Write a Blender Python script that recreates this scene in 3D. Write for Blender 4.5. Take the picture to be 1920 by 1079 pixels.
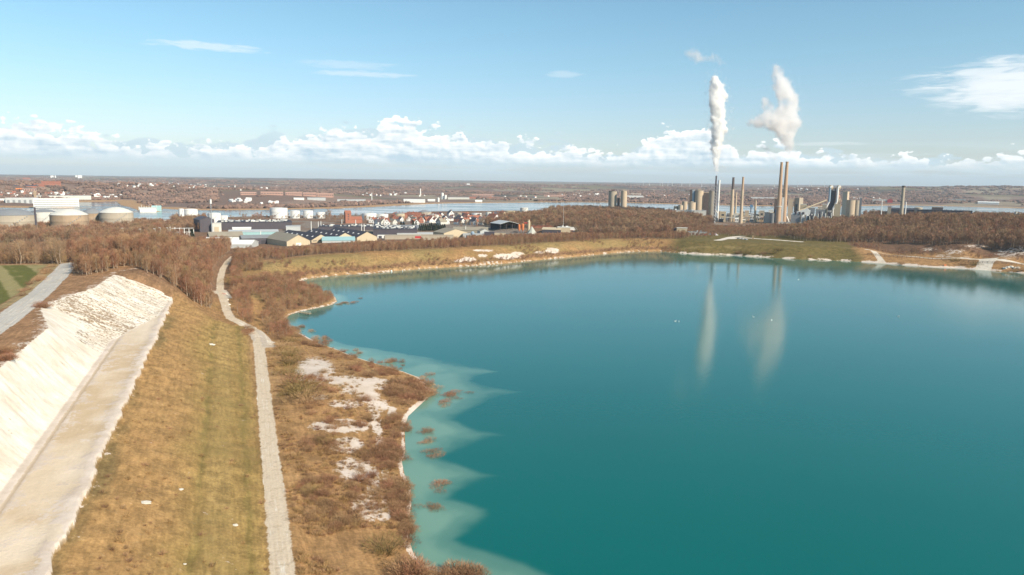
import bpy, bmesh, math, random
import numpy as np
from mathutils import Matrix, Vector
for _o in list(bpy.data.objects): bpy.data.objects.remove(_o)
scene = bpy.context.scene
COL = scene.collection
rad = math.radians

# ------------------------------------------------------------------ camera
CAM_H = 85.0
FPX = 1371.0            # focal length in photo pixels (1920 wide)
PITCH, ROLL = math.atan(199.5 / FPX), 0.0128
_f = np.array([0, math.cos(PITCH), -math.sin(PITCH)])
_r0 = np.array([1.0, 0, 0]); _u0 = np.array([0, math.sin(PITCH), math.cos(PITCH)])
_r = _r0 * math.cos(ROLL) + _u0 * math.sin(ROLL)
_u = -_r0 * math.sin(ROLL) + _u0 * math.cos(ROLL)
cam = bpy.data.cameras.new("camera"); camo = bpy.data.objects.new("camera", cam); COL.objects.link(camo)
camo.matrix_world = Matrix(((_r[0], _u[0], -_f[0], 0), (_r[1], _u[1], -_f[1], 0), (_r[2], _u[2], -_f[2], CAM_H), (0, 0, 0, 1)))
cam.sensor_width = 36; cam.lens = 36 * FPX / 1920
cam.clip_start = 1; cam.clip_end = 80000
scene.camera = camo

# ------------------------------------------------------------------ sun, sky, exposure
SUN_AZ, SUN_EL = rad(128), rad(35)       # azimuth clockwise from the view direction (+Y)
sd = bpy.data.lights.new("sun", 'SUN'); sd.energy = 4.9; sd.angle = rad(0.6); sd.color = (1.0, 0.895, 0.74)
so = bpy.data.objects.new("sun", sd); COL.objects.link(so)
_sv = Vector((math.sin(SUN_AZ) * math.cos(SUN_EL), math.cos(SUN_AZ) * math.cos(SUN_EL), math.sin(SUN_EL)))
so.rotation_euler = _sv.to_track_quat('Z', 'Y').to_euler(); so.location = (0, 0, 500)
scene.view_settings.view_transform = 'Standard'; scene.view_settings.look = 'None'
scene.view_settings.gamma = 1; scene.view_settings.exposure = 0.45
scene.cycles.use_denoising = True
try: scene.cycles.denoiser = 'OPENIMAGEDENOISE'
except Exception: pass
scene.cycles.max_bounces = 14; scene.cycles.diffuse_bounces = 3; scene.cycles.glossy_bounces = 3
scene.cycles.transparent_max_bounces = 12; scene.cycles.volume_bounces = 12; scene.cycles.transmission_bounces = 2
scene.cycles.sample_clamp_indirect = 6
scene.cycles.volume_step_rate = 1.0

class NT:
    """tiny helper for wiring node trees"""
    def __init__(s, tree): s.t = tree; s.n = tree.nodes; s.l = tree.links
    def add(s, typ, **kw):
        n = s.n.new(typ)
        for k, v in kw.items(): setattr(n, k, v)
        return n
    def put(s, sock, v):
        if hasattr(v, 'links') or isinstance(v, bpy.types.NodeSocket): s.l.new(v, sock)
        else: sock.default_value = v
    def math(s, op, a, b=0.0, c=0.0, clamp=False):
        n = s.add('ShaderNodeMath', operation=op); n.use_clamp = clamp
        s.put(n.inputs[0], a); s.put(n.inputs[1], b); s.put(n.inputs[2], c)
        return n.outputs[0]
    def ramp(s, v, a, b, lo=0.0, hi=1.0):
        n = s.add('ShaderNodeMapRange', interpolation_type='SMOOTHSTEP')
        s.put(n.inputs[0], v); s.put(n.inputs[1], a); s.put(n.inputs[2], b); s.put(n.inputs[3], lo); s.put(n.inputs[4], hi)
        return n.outputs[0]
    def mix(s, f, a, b, mode='MIX'):
        n = s.add('ShaderNodeMix', data_type='RGBA', blend_type=mode); n.clamp_factor = True
        s.put(n.inputs[0], f)
        for i, v in ((6, a), (7, b)): s.put(n.inputs[i], v if not isinstance(v, tuple) or len(v) == 4 else (*v, 1))
        return n.outputs[2]
    def noise(s, vec, scale, detail=4, rough=0.5, dist=0.0, lac=2.0, dim='3D'):
        n = s.add('ShaderNodeTexNoise', noise_dimensions=dim); s.put(n.inputs['Vector'], vec)
        n.inputs['Scale'].default_value = scale; n.inputs['Detail'].default_value = detail
        n.inputs['Roughness'].default_value = rough; n.inputs['Distortion'].default_value = dist
        n.inputs['Lacunarity'].default_value = lac
        return n.outputs[0]
    def xyz(s, x, y, z=0.0):
        n = s.add('ShaderNodeCombineXYZ')
        s.put(n.inputs[0], x); s.put(n.inputs[1], y); s.put(n.inputs[2], z)
        return n.outputs[0]
    def curve(s, v, pts, x0, x1):
        f = s.math('DIVIDE', s.math('SUBTRACT', v, x0), x1 - x0, clamp=True)
        n = s.add('ShaderNodeFloatCurve'); s.put(n.inputs['Value'], f)
        c = n.mapping.curves[0]
        ps = [((x - x0) / (x1 - x0), y) for x, y in pts]
        c.points[0].location = ps[0]; c.points[1].location = ps[-1]
        for p in ps[1:-1]: c.points.new(*p)
        n.mapping.update()
        return n.outputs[0]

def build_world():
    w = bpy.data.worlds.new("World"); scene.world = w; w.use_nodes = True
    t = NT(w.node_tree); t.n.clear()
    out = t.add('ShaderNodeOutputWorld'); bg = t.add('ShaderNodeBackground'); t.l.new(bg.outputs[0], out.inputs[0])
    sky = t.add('ShaderNodeTexSky', sky_type='NISHITA'); sky.sun_disc = False
    sky.sun_elevation = SUN_EL; sky.sun_rotation = SUN_AZ
    sky.air_density = 1.0; sky.dust_density = 0.6; sky.ozone_density = 2.0; sky.altitude = 80
    SK = 0.10
    tc = t.add('ShaderNodeTexCoord'); sp = t.add('ShaderNodeSeparateXYZ'); t.l.new(tc.outputs['Generated'], sp.inputs[0])
    az = t.math('MULTIPLY', t.math('ARCTAN2', sp.outputs[0], sp.outputs[1]), 57.2958)
    el = t.math('MULTIPLY', t.math('ARCSINE', sp.outputs[2]), 57.2958)
    skyc = t.mix(1.0, sky.outputs[0], t.mix(t.ramp(el, 1.0, 12.0), (0.98, 0.98, 1.07), (0.89, 1.12, 1.08)), 'MULTIPLY')
    c = skyc
    def cloud(c, seed, profile, sx, sy, amp, edge, white, grey, shade_d, alpha=1.0, base=(0.35, 1.1), puff=1.0):
        """one bank of cumulus: profile = top elevation by azimuth"""
        v = t.xyz(t.math('MULTIPLY_ADD', az, sx, seed * 7), t.math('MULTIPLY_ADD', el, sy, seed * 3))
        n1 = t.noise(v, 0.8 * puff, 5, 0.46, 0.15, dim='2D')
        vv = t.add('ShaderNodeTexVoronoi', feature='SMOOTH_F1', voronoi_dimensions='2D'); t.put(vv.inputs['Vector'], v)
        vv.inputs['Scale'].default_value = 1.7 * puff; vv.inputs['Detail'].default_value = 2.5; vv.inputs['Roughness'].default_value = 0.42
        vv.inputs['Smoothness'].default_value = 0.45
        b = t.math('SUBTRACT', t.math('MULTIPLY', t.math('SUBTRACT', n1, 0.5), 2.6), t.math('MULTIPLY', vv.outputs[0], 0.9))
        top = t.math('MULTIPLY', t.curve(az, [(a, h / 10) for a, h in profile], -45, 45), 10.0)
        d = t.math('ADD', t.math('SUBTRACT', top, el), t.math('MULTIPLY', t.math('ADD', b, 0.42), amp))
        a = t.ramp(d, 0.0, edge)
        a = t.math('MULTIPLY', a, t.ramp(el, base[0], base[1]))
        # self shading: brighter where the field grows thinner towards the sun (up and to the right)
        v2 = t.xyz(t.math('MULTIPLY_ADD', az, sx, seed * 7 + 0.22 * sx), t.math('MULTIPLY_ADD', el, sy, seed * 3 + 0.16 * sy))
        n2 = t.noise(v2, 0.8 * puff, 4, 0.46, 0.15, dim='2D')
        g = t.math('MULTIPLY', t.math('SUBTRACT', n1, n2), 2.2)
        v3 = t.xyz(t.math('MULTIPLY_ADD', az, 0.25, seed), t.math('MULTIPLY', el, 2.1))
        lay = t.math('SUBTRACT', t.noise(v3, 1.0, 3, 0.55, dim='2D'), 0.5)
        s = t.math('ADD', t.math('SUBTRACT', 0.80, t.math('MULTIPLY', d, shade_d)), t.math('ADD', g, t.math('MULTIPLY', lay, 1.6)), clamp=True)
        colr = t.mix(s, grey, white)
        return t.mix(t.math('MULTIPLY', a, alpha), c, colr)
    W = 1 / SK
    wh = (0.95 * W, 0.94 * W, 0.90 * W); gy = (0.44 * W, 0.56 * W, 0.63 * W); gy2 = (0.50 * W, 0.62 * W, 0.67 * W)
    # low grey-white stratus far away, then two banks of cumulus
    vs = t.xyz(t.math('MULTIPLY', az, 0.07), t.math('MULTIPLY', el, 1.1), 3.7)
    st = t.noise(vs, 1.0, 5, 0.6, dim='2D')
    a = t.math('MULTIPLY', t.ramp(st, 0.40, 0.62), t.math('MULTIPLY', t.ramp(el, 3.3, 1.6), t.ramp(el, 0.1, 0.9)))
    c = t.mix(t.math('MULTIPLY', a, 0.6), c, (0.60 * W, 0.69 * W, 0.72 * W))
    c = cloud(c, 11.3, [(-45, 3.0), (-34, 3.2), (-28, 2.9), (-20, 3.4), (-12, 4.0), (-6, 3.9), (0, 3.6), (6, 3.2), (12, 2.9), (17, 2.2), (21, 2.6), (28, 1.9), (34, 1.9), (45, 2.2)],
              0.42, 1.0, 1.3, 0.6, gy2, gy, 0.10, 0.8, base=(0.7, 1.6), puff=0.8)
    c = cloud(c, 2.1, [(-45, 2.6), (-35, 3.6), (-31, 3.3), (-28.5, 2.6), (-25, 2.3), (-21, 2.6), (-17, 3.0), (-13, 3.9), (-11, 3.9), (-8.5, 4.8), (-7.5, 4.2), (-4, 3.7), (0.5, 3.0), (4, 2.7), (7, 2.4), (10, 3.4), (13, 4.2), (15, 4.0), (17, 2.6), (19, 3.1), (22, 2.5), (25, 2.1), (28, 2.2), (31, 1.9), (34, 2.4), (45, 2.0)],
              0.80, 1.25, 1.15, 0.30, wh, gy, 0.20, 1.0, base=(0.9, 1.9))
    # thin streaks and one larger veil high on the right
    def veil(c, caz, cel, raz, rel, seed, dens, k=1.0):
        q = t.math('ADD', t.math('POWER', t.math('DIVIDE', t.math('SUBTRACT', az, caz), raz), 2.0), t.math('POWER', t.math('DIVIDE', t.math('SUBTRACT', el, cel), rel), 2.0))
        n = t.noise(t.xyz(t.math('MULTIPLY_ADD', az, 0.35 * k, seed), t.math('MULTIPLY', el, 2.2 * k)), 1.0, 5, 0.6, 0.4, dim='2D')
        a = t.math('MULTIPLY', t.ramp(t.math('ADD', t.math('SUBTRACT', 1.0, q), t.math('MULTIPLY', t.math('SUBTRACT', n, 0.5), 2.2)), 0.0, 1.0), dens)
        return t.mix(a, c, (0.76 * W, 0.79 * W, 0.80 * W))
    for a_ in ((-22.0, 9.0, 4.6, 0.36, 5.0, 0.45, 1.8), (-12.5, 8.3, 4.2, 0.36, 6.0, 0.22, 1.8), (-11.5, 7.7, 4.2, 0.26, 7.0, 0.34, 1.8), (3.6, 8.0, 1.6, 0.3, 8.0, 0.25),
               (34.5, 6.5, 7.5, 1.9, 9.0, 0.72, 1.1), (35.5, 6.0, 7.0, 1.7, 10.0, 0.6, 0.9), (23, 2.9, 3.0, 0.16, 12.0, 0.3)):
        c = veil(c, *a_)
    t.l.new(c, bg.inputs[0]); bg.inputs[1].default_value = SK
    w.cycles.sampling_method = 'MANUAL'; w.cycles.sample_map_resolution = 256
build_world()

# ------------------------------------------------------------------ geometry helpers
CAMP = np.array([0, 0, CAM_H])
def raydir(px, py):
    px = np.asarray(px, float); py = np.asarray(py, float)
    a = (px - 960) / FPX; b = (539.5 - py) / FPX
    return _f + a[..., None] * _r + b[..., None] * _u
def G(px, py, z=0.0):
    """point where the line of sight through a photo pixel meets height z"""
    d = raydir(px, py); t = (z - CAM_H) / d[..., 2]
    return CAMP[:2] + d[..., :2] * t[..., None] if d.ndim > 1 else CAMP[:2] + d[:2] * t
def GP(pts, z=0.0):
    p = np.array(pts, float); return G(p[:, 0], p[:, 1], z)
def ss(a, b, x):
    t = np.clip((x - a) / (b - a), 0, 1); return t * t * (3 - 2 * t)
def _hash(ix, iy, seed):
    h = (ix.astype(np.int64) * 374761393 + iy.astype(np.int64) * 668265263 + seed * 974634777) & 0xffffffff
    h = ((h ^ (h >> 13)) * 1274126177) & 0xffffffff
    h = h ^ (h >> 16)
    return (h & 0xffff) / 65535.0
def vn(x, y, seed=0):
    ix = np.floor(x); iy = np.floor(y); fx = x - ix; fy = y - iy
    fx = fx * fx * (3 - 2 * fx); fy = fy * fy * (3 - 2 * fy)
    a = _hash(ix, iy, seed); b = _hash(ix + 1, iy, seed); c = _hash(ix, iy + 1, seed); d = _hash(ix + 1, iy + 1, seed)
    return (a * (1 - fx) + b * fx) * (1 - fy) + (c * (1 - fx) + d * fx) * fy
def fbm(x, y, s, seed=0, oct=4):
    r = np.zeros(np.shape(x)); a = 0.5; f = 1.0 / s
    for i in range(oct):
        r += a * (vn(x * f + 17.3 * i, y * f - 9.1 * i, seed + i) - 0.5); a *= 0.5; f *= 2.03
    return r
def seg_dist(x, y, P, closed=False):
    d = np.full(np.shape(x), 1e18); n = len(P)
    for i in range(n if closed else n - 1):
        ax, ay = P[i]; bx, by = P[(i + 1) % n]; dx, dy = bx - ax, by - ay; L = dx * dx + dy * dy + 1e-9
        t = np.clip(((x - ax) * dx + (y - ay) * dy) / L, 0, 1)
        d = np.minimum(d, (x - ax - t * dx) ** 2 + (y - ay - t * dy) ** 2)
    return np.sqrt(d)
def inside(x, y, P):
    r = np.zeros(np.shape(x), bool); n = len(P)
    for i in range(n):
        ax, ay = P[i]; bx, by = P[(i + 1) % n]
        if ay == by: continue
        c = ((ay > y) != (by > y)) & (x < (bx - ax) * (y - ay) / (by - ay) + ax)
        r ^= c
    return r
def sdist(x, y, P):
    """signed distance: positive outside the polygon"""
    return seg_dist(x, y, P, True) * np.where(inside(x, y, P), -1, 1)

# ------------------------------------------------------------------ plan of the place
SHORE = [(897, 1082), (819, 1069), (791, 1058), (775, 1037), (765, 1009), (767, 974), (771, 946), (769, 911), (758, 890), (753, 865), (758, 855), (760, 840),
         (758, 802), (765, 781), (784, 763), (802, 746), (806, 735), (800, 722), (785, 708), (755, 697), (705, 682), (660, 668), (630, 655), (600, 645), (575, 632), (556, 622),
         (541, 610), (533, 599), (545, 590), (562, 585), (600, 577), (622, 572), (632, 566), (628, 557), (606, 550), (580, 545), (562, 540), (557, 533), (563, 528), (578, 523), (605, 520),
         (640, 516.5), (700, 513), (750, 508), (800, 504), (850, 501.5), (890, 499), (950, 494.5), (1000, 489), (1050, 484.5), (1100, 480), (1150, 475), (1190, 472.5), (1240, 472),
         (1270, 475), (1320, 478), (1376, 479.5), (1400, 481), (1450, 484), (1500, 487), (1580, 489.5), (1650, 494), (1700, 498), (1750, 501.5), (1800, 503.5), (1850, 507.5), (1920, 513), (1990, 519)]
LAKE = np.vstack([GP(SHORE), [(640, 560), (760, 300), (720, 0), (450, -160), (230, -90), (110, 40), (40, 115)]])
FJ_FAR = [(-500, 385), (0, 389.5), (141, 391), (146, 379.5), (218, 378), (226, 385), (250, 391), (262, 397.5), (302, 397.5), (306, 391.5), (345, 394.5), (390, 394.5), (500, 394), (560, 393), (620, 391.5), (700, 388.5),
          (760, 384.8), (830, 382), (900, 381), (960, 380.5), (1050, 379.5), (1150, 380), (1260, 383), (1380, 386), (1500, 388), (1600, 387), (1700, 385), (1800, 387.5), (1920, 391), (2500, 400)]
FJ_NEAR = [(2500, 418), (1920, 404), (1700, 402), (1560, 405), (1400, 407), (1300, 406), (1150, 400), (1050, 398), (960, 399), (900, 403), (850, 403.5), (800, 403), (740, 405), (690, 407), (640, 409), (560, 409),
           (500, 409.5), (430, 411), (370, 413), (300, 414.5), (250, 414.5), (230, 408), (100, 407), (-500, 408)]
FJORD = GP(FJ_FAR + FJ_NEAR)
VP = G(430, 336.5, -8000.0); _va = math.atan2(VP[0], VP[1])
DV = np.array([math.sin(_va), math.cos(_va)]); DU = np.array([math.cos(_va), -math.sin(_va)])
def uv(x, y): return x * DU[0] + y * DU[1], x * DV[0] + y * DV[1]
def pu(px, py, z): p = G(px, py, z); return float(p @ DU)
Z_BENCH, Z_RIM, Z_PATH = 20.0, 34.5, 6.0
U_EDGE = (pu(100, 1079, Z_BENCH) + pu(205, 800, Z_BENCH)) / 2
U_FOOT = pu(0, 925, Z_BENCH)
U_RIM = pu(0, 690, Z_RIM)
U_PATH = pu(515, 900, Z_PATH)
V_END = float(G(290, 566, Z_BENCH) @ DV)
print("u edge foot rim path", U_EDGE, U_FOOT, U_RIM, U_PATH, "vend", V_END)
PATH = GP([(545, 1150), (531, 1079), (515, 930), (504, 830), (494, 730), (486, 650), (482, 630), (470, 616), (450, 607), (433, 599), (425, 585), (419, 565), (413, 550), (413, 530), (418, 512), (427, 498), (437, 488)], Z_PATH)
ROADL = GP([(-200, 740), (-60, 672), (0, 630), (40, 597), (75, 565), (103, 535), (120, 512), (127, 498), (132, 486)], 30.0)
FIELD = GP([(-260, 492), (92, 491), (72, 515), (45, 548), (0, 582), (-200, 660), (-400, 700)], 30.0)
FOOT = np.array([U_FOOT * DU + v * DV for v in (-200, 300, 322)] + [(U_FOOT + 5) * DU + 345 * DV, (U_FOOT + 13) * DU + 375 * DV, (U_EDGE - 1) * DU + (V_END + 6) * DV])
RIGHT_ROAD = GP([(1370, 447), (1400, 445), (1440, 448), (1500, 452)], 15)
BEACH_ROAD = GP([(1625, 482), (1700, 488), (1790, 493), (1860, 499), (1930, 504), (2050, 512)], 3)
BEACH_LINK = GP([(1636, 484), (1662, 491), (1700, 495)], 3)
BEACH_LINK2 = GP([(1858, 497), (1846, 501), (1838, 505)], 2.5)
EMBANK = GP([(1262, 448), (1300, 446), (1400, 448), (1500, 453), (1585, 462), (1634, 484), (1560, 484), (1480, 480), (1400, 475), (1262, 470)], 8)

# land height control points: (photo x, photo y, ground height)
CP = [(600, 1000, 6), (560, 850, 6), (560, 750, 6), (560, 680, 6), (540, 620, 6), (480, 575, 7), (520, 540, 8), (450, 520, 9), (500, 490, 12), (470, 475, 11), (430, 470, 9),
      (620, 478, 14), (700, 472, 14.5), (800, 468, 14.5), (900, 462, 14.5), (1000, 458, 14), (1100, 452, 13.5), (1200, 449, 13), (1250, 450, 13),
      (1320, 445, 14.5), (1450, 449, 14.5), (1540, 455, 14), (1600, 465, 12),
      (1680, 480, 4), (1760, 487, 4), (1850, 492, 4), (1930, 500, 4), (2100, 515, 5), (1680, 462, 12), (1780, 470, 13), (1880, 478, 14), (2000, 480, 15),
      (1540, 436, 12), (1570, 425, 14), (1600, 440, 17), (1620, 425, 22), (1700, 442, 25), (1800, 448, 26), (1920, 452, 26), (2100, 470, 26), (1650, 418, 30), (1750, 418, 33), (1850, 420, 33), (1950, 424, 33),
      (1620, 402, 20), (1750, 404, 18), (1900, 406, 16),
      (400, 460, 7), (500, 445, 6), (600, 440, 6), (700, 440, 6), (800, 440, 7), (900, 440, 8), (1000, 440, 9), (1100, 440, 10), (420, 425, 4), (550, 420, 4), (700, 420, 5), (850, 415, 5), (950, 415, 7),
      (1050, 412, 24), (1150, 408, 27), (1250, 410, 22), (1000, 410, 16), (1080, 425, 15), (1180, 425, 15), (1250, 428, 13), (1100, 400, 20), (1200, 400, 18), (1290, 415, 10),
      (1380, 430, 9), (1450, 432, 9), (1520, 430, 12), (1350, 415, 8), (1450, 415, 8), (1550, 415, 9), (1320, 408, 7), (1420, 408, 5), (1520, 408, 6),
      (300, 440, 8), (200, 430, 7), (100, 425, 6), (0, 425, 6), (-200, 430, 6), (300, 420, 4), (150, 415, 4), (0, 415, 4)]
_cp = []
for px, py, z in CP:
    g = G(px, py, z); _cp.append((math.atan2(g[0], g[1]), math.log(math.hypot(*g)), z))
for azd in range(-48, 49, 8):
    for dd, z in ((2300 if azd < -14 else 3300, 3), (3700, 9), (4700, 16), (6200, 26), (8200, 44), (11000, 62), (15000, 74), (21000, 81), (30000, 84)):
        _cp.append((rad(azd), math.log(dd), z))
for px, dd, z in ((60, 2500, 40), (150, 2600, 45), (230, 2600, 38), (0, 2900, 62), (120, 3100, 66), (240, 3200, 58), (330, 3300, 48), (420, 3300, 34), (520, 3600, 30), (60, 3900, 60), (240, 4200, 50),
                  (1750, 6500, 78), (1850, 6800, 88), (1920, 7000, 93), (1650, 6300, 76), (1560, 6200, 80), (2000, 7000, 90), (1850, 8600, 80), (700, 4800, 40), (950, 6000, 50), (1100, 7000, 56)):
    _cp.append((math.atan((px - 960) / FPX), math.log(dd), z))
_cp = np.array(_cp)
def land(x, y):
    az = np.arctan2(x, y); ld = np.log(np.hypot(x, y) + 1)
    num = np.zeros(np.shape(x)); den = np.zeros(np.shape(x))
    for a, l, z in _cp:
        q = ((az - a) / 0.07) ** 2 + ((ld - l) / 0.09) ** 2 + 0.12
        w = 1 / (q * q); num += w * z; den += w
    return num / den
def height(x, y, full=False):
    x = np.asarray(x, float); y = np.asarray(y, float)
    u, v = uv(x, y); r = np.hypot(x, y)
    sl = sdist(x, y, LAKE); sf = sdist(x, y, FJORD)
    az = np.arctan2(x, y)
    B = land(x, y) + fbm(x, y, 60, 3) * 2.5 * ss(200, 500, r)
    B = B + fbm(x, y, 900, 31, 4) * 34 * ss(3200, 9000, r) + fbm(x, y, 160, 37, 3) * 9 * ss(2200, 3200, r)
    # shore profile
    W = np.interp(r, [0, 250, 420, 620, 1e5], [40, 38, 45, 34, 34])
    W = W + (26 - W) * ss(rad(22.5), rad(27), az)
    f = ss(-6, W, sl) * 0.9 + 0.1 * ss(-1, 3, sl)
    f0 = ss(-6, W, np.zeros(1)) * 0.9 + 0.1 * ss(-1, 3, np.zeros(1))
    h = B * np.clip((f - f0) / (1 - f0), 0, 1)
    h = np.where(sl < 0, -np.minimum(9, -sl * 0.22), h + 0.02)
    # fjord
    h = np.where(sf < 0, np.maximum(-4, sf * 0.2), h * ss(0, np.where(r > 1800, 500, 45), sf) + 1.2 * ss(0, 12, sf) * ss(120, 60, sf))
    # plateau on the left, falling away beyond the wood
    P = 30.5 + 4.0 * ss(-110, U_RIM, u) - 24 * ss(470, 860, v) + fbm(x, y, 40, 8) * 1.6
    w = ss(U_EDGE + 26, U_EDGE - 20, u) * ss(900, 700, v)
    h2 = h * (1 - w) + P * w
    # the spoil bank: chalk face, bench, grass slope
    df = seg_dist(x, y, FOOT); left = u < np.interp(v, [-200, 322, 345, 375, V_END + 6], [U_FOOT, U_FOOT, U_FOOT + 5, U_FOOT + 13, U_EDGE])
    wid = np.interp(v, [280, 335, 420], [U_FOOT - U_RIM, 26, 26])
    t = np.clip(df / wid, 0, 1); rim = np.interp(v, [280, 340, 400, 440], [Z_RIM, Z_RIM - .5, Z_RIM, Z_RIM])
    wall = Z_BENCH + (rim - Z_BENCH) * (t * 0.8 + 0.2 * ss(0, 1, t)) + fbm(x, y, 6, 12) * 0.8 * np.sin(np.pi * t) - np.abs(fbm(v * 1.0 + 2.5 * fbm(x, y, 9, 14), u * 0.12, 5.5, 16, 4)) * 3.4 * np.sin(np.pi * np.clip(t, 0, 1)) ** .7
    up = u - U_EDGE + fbm(x, y, 7, 18, 4) * 2.4
    uP = U_PATH - U_EDGE - 4.0
    slope = Z_BENCH - 0.4 - (Z_BENCH - 0.4 - Z_PATH) * (0.25 * up / uP + 0.75 * ss(-0.25, 1.12, up / uP)) - 0.5 * np.exp(-((up - uP * 0.60) / 1.5) ** 2)
    slope = slope + fbm(x, y, 9, 15) * 0.7 * ss(0, 4, up)
    S = np.where(up < 0, Z_BENCH + 0.0 * u, np.where(up < uP, slope, Z_PATH))
    # low kerb of chalk along the outer edge, a gutter at the foot of the face
    S = S + 0.35 * np.exp(-((up + 1.5) / 1.6) ** 2) - 0.3 * np.exp(-((u - U_FOOT - 2.2) / 0.6) ** 2)
    end = V_END - 1 - 13 * ss(0, 32, up)
    wS = ss(end + 24 - 14 * ss(5, 32, up), end, v) * ss(uP + 3, uP - 1, up)
    right = ~left
    hR = np.where(right, h2 * (1 - wS) + S * wS, h2)
    inL = left & (df < wid)
    wL = np.where(v > 400, ss(440, 415, v), 1.0)
    hL = np.where(left, np.where(df < wid, wall * wL + h2 * (1 - wL), h2 * ss(0, 30, df - wid) + (1 - ss(0, 30, df - wid)) * (rim * wL + h2 * (1 - wL))), hR)
    # keep the path strip level
    dp = seg_dist(x, y, PATH)
    pz = np.interp(r, [0, 380, 500, 700], [6, 6, 7.5, 9.5])
    wp = ss(7, 3, dp) * (1 - wS)
    hh = hL * (1 - wp) + pz * wp
    hh = np.where(sl < 0, np.minimum(hh, h), hh)
    if full: return hh, dict(u=u, v=v, r=r, sl=sl, sf=sf, az=az, df=df, left=left, wid=wid, wS=wS, up=up, uP=uP, dp=dp, inL=inL & (v < 425), t=t)
    return hh
def H1(x, y): return float(height(np.array([x]), np.array([y]))[0])
def hit(px, py):
    """where the line of sight through photo pixels meets the ground"""
    px = np.atleast_1d(np.asarray(px, float)); py = np.atleast_1d(np.asarray(py, float))
    d = raydir(px, py); dh = np.hypot(d[:, 0], d[:, 1])
    R = np.exp(np.linspace(math.log(80), math.log(29000), 200))
    T = R[None, :] / dh[:, None]
    X = d[:, 0:1] * T; Y = d[:, 1:2] * T; Z = CAM_H + d[:, 2:3] * T
    below = Z < height(X, Y)
    k = np.where(below.any(1), below.argmax(1), R.size - 1); k = np.maximum(k, 1); i = np.arange(len(k))
    a = T[i, k - 1]; b = T[i, k]
    for _ in range(12):
        m = (a + b) / 2; bl = CAM_H + d[:, 2] * m < height(d[:, 0] * m, d[:, 1] * m)
        b = np.where(bl, m, b); a = np.where(bl, a, m)
    return np.stack([d[:, 0] * b, d[:, 1] * b, height(d[:, 0] * b, d[:, 1] * b)], 1)
def proj(p):
    v = np.asarray(p, float) - CAMP; z = v @ _f
    return 960 + FPX * (v @ _r) / z, 539.5 - FPX * (v @ _u) / z

# ------------------------------------------------------------------ object helpers
def tag(o, label=None, cat=None, group=None, kind=None):
    if label: o['label'] = label
    if cat: o['category'] = cat
    if group: o['group'] = group
    if kind: o['kind'] = kind
    return o
def mesh_np(name, V, F, mat=None, smooth=False):
    """V (n,3), F (m,k) arrays of one face size"""
    me = bpy.data.meshes.new(name); V = np.asarray(V, np.float32); F = np.asarray(F, np.int32)
    me.vertices.add(len(V)); me.vertices.foreach_set('co', V.ravel())
    k = F.shape[1]; me.loops.add(F.size); me.loops.foreach_set('vertex_index', F.ravel())
    me.polygons.add(len(F)); me.polygons.foreach_set('loop_start', np.arange(len(F), dtype=np.int32) * k)
    try: me.polygons.foreach_set('loop_total', np.full(len(F), k, np.int32))
    except Exception: pass
    me.polygons.foreach_set('use_smooth', np.full(len(F), smooth))
    me.update(calc_edges=True); me.validate()
    if mat: me.materials.append(mat)
    return me
def link(name, me, parent=None, loc=None, rz=0):
    o = bpy.data.objects.new(name, me); COL.objects.link(o)
    if parent: o.parent = parent
    if loc is not None: o.location = loc
    o.rotation_euler = (0, 0, rz)
    return o
def attr_f(me, name, a):
    at = me.attributes.new(name, 'FLOAT', 'POINT'); at.data.foreach_set('value', np.asarray(a, np.float32))
def attr_c(me, name, a):
    at = me.attributes.new(name, 'FLOAT_COLOR', 'POINT'); c = np.ones((len(a), 4), np.float32); c[:, :3] = a
    at.data.foreach_set('color', c.ravel())
# ------------------------------------------------------------------ materials
MATS = {}
def mat(name, col, rough=0.8, var=0.18, scale=0.35, metal=0.0, streak=0.0, spec=0.3):
    """a plain weathered surface: base colour broken up by two sizes of dirt"""
    if name in MATS: return MATS[name]
    m = bpy.data.materials.new(name); m.use_nodes = True; t = NT(m.node_tree); b = t.n['Principled BSDF']
    g = t.add('ShaderNodeNewGeometry').outputs['Position']
    n = t.noise(g, scale, 5, 0.6); f = t.math('MULTIPLY', t.math('SUBTRACT', n, 0.5), 2 * var)
    if streak:
        mp = t.add('ShaderNodeMapping'); t.put(mp.inputs[0], g); mp.inputs['Scale'].default_value = (1, 1, 0.06)
        n2 = t.noise(mp.outputs[0], 0.9, 4, 0.6); f = t.math('ADD', f, t.math('MULTIPLY', t.math('SUBTRACT', n2, 0.5), 2 * streak))
    hs = t.add('ShaderNodeHueSaturation'); hs.inputs['Color'].default_value = (*col, 1)
    t.put(hs.inputs['Value'], t.math('ADD', 1.0, f)); t.l.new(hs.outputs[0], b.inputs['Base Color'])
    b.inputs['Roughness'].default_value = rough; b.inputs['Metallic'].default_value = metal
    b.inputs['Specular IOR Level'].default_value = spec
    MATS[name] = m; return m

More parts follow.
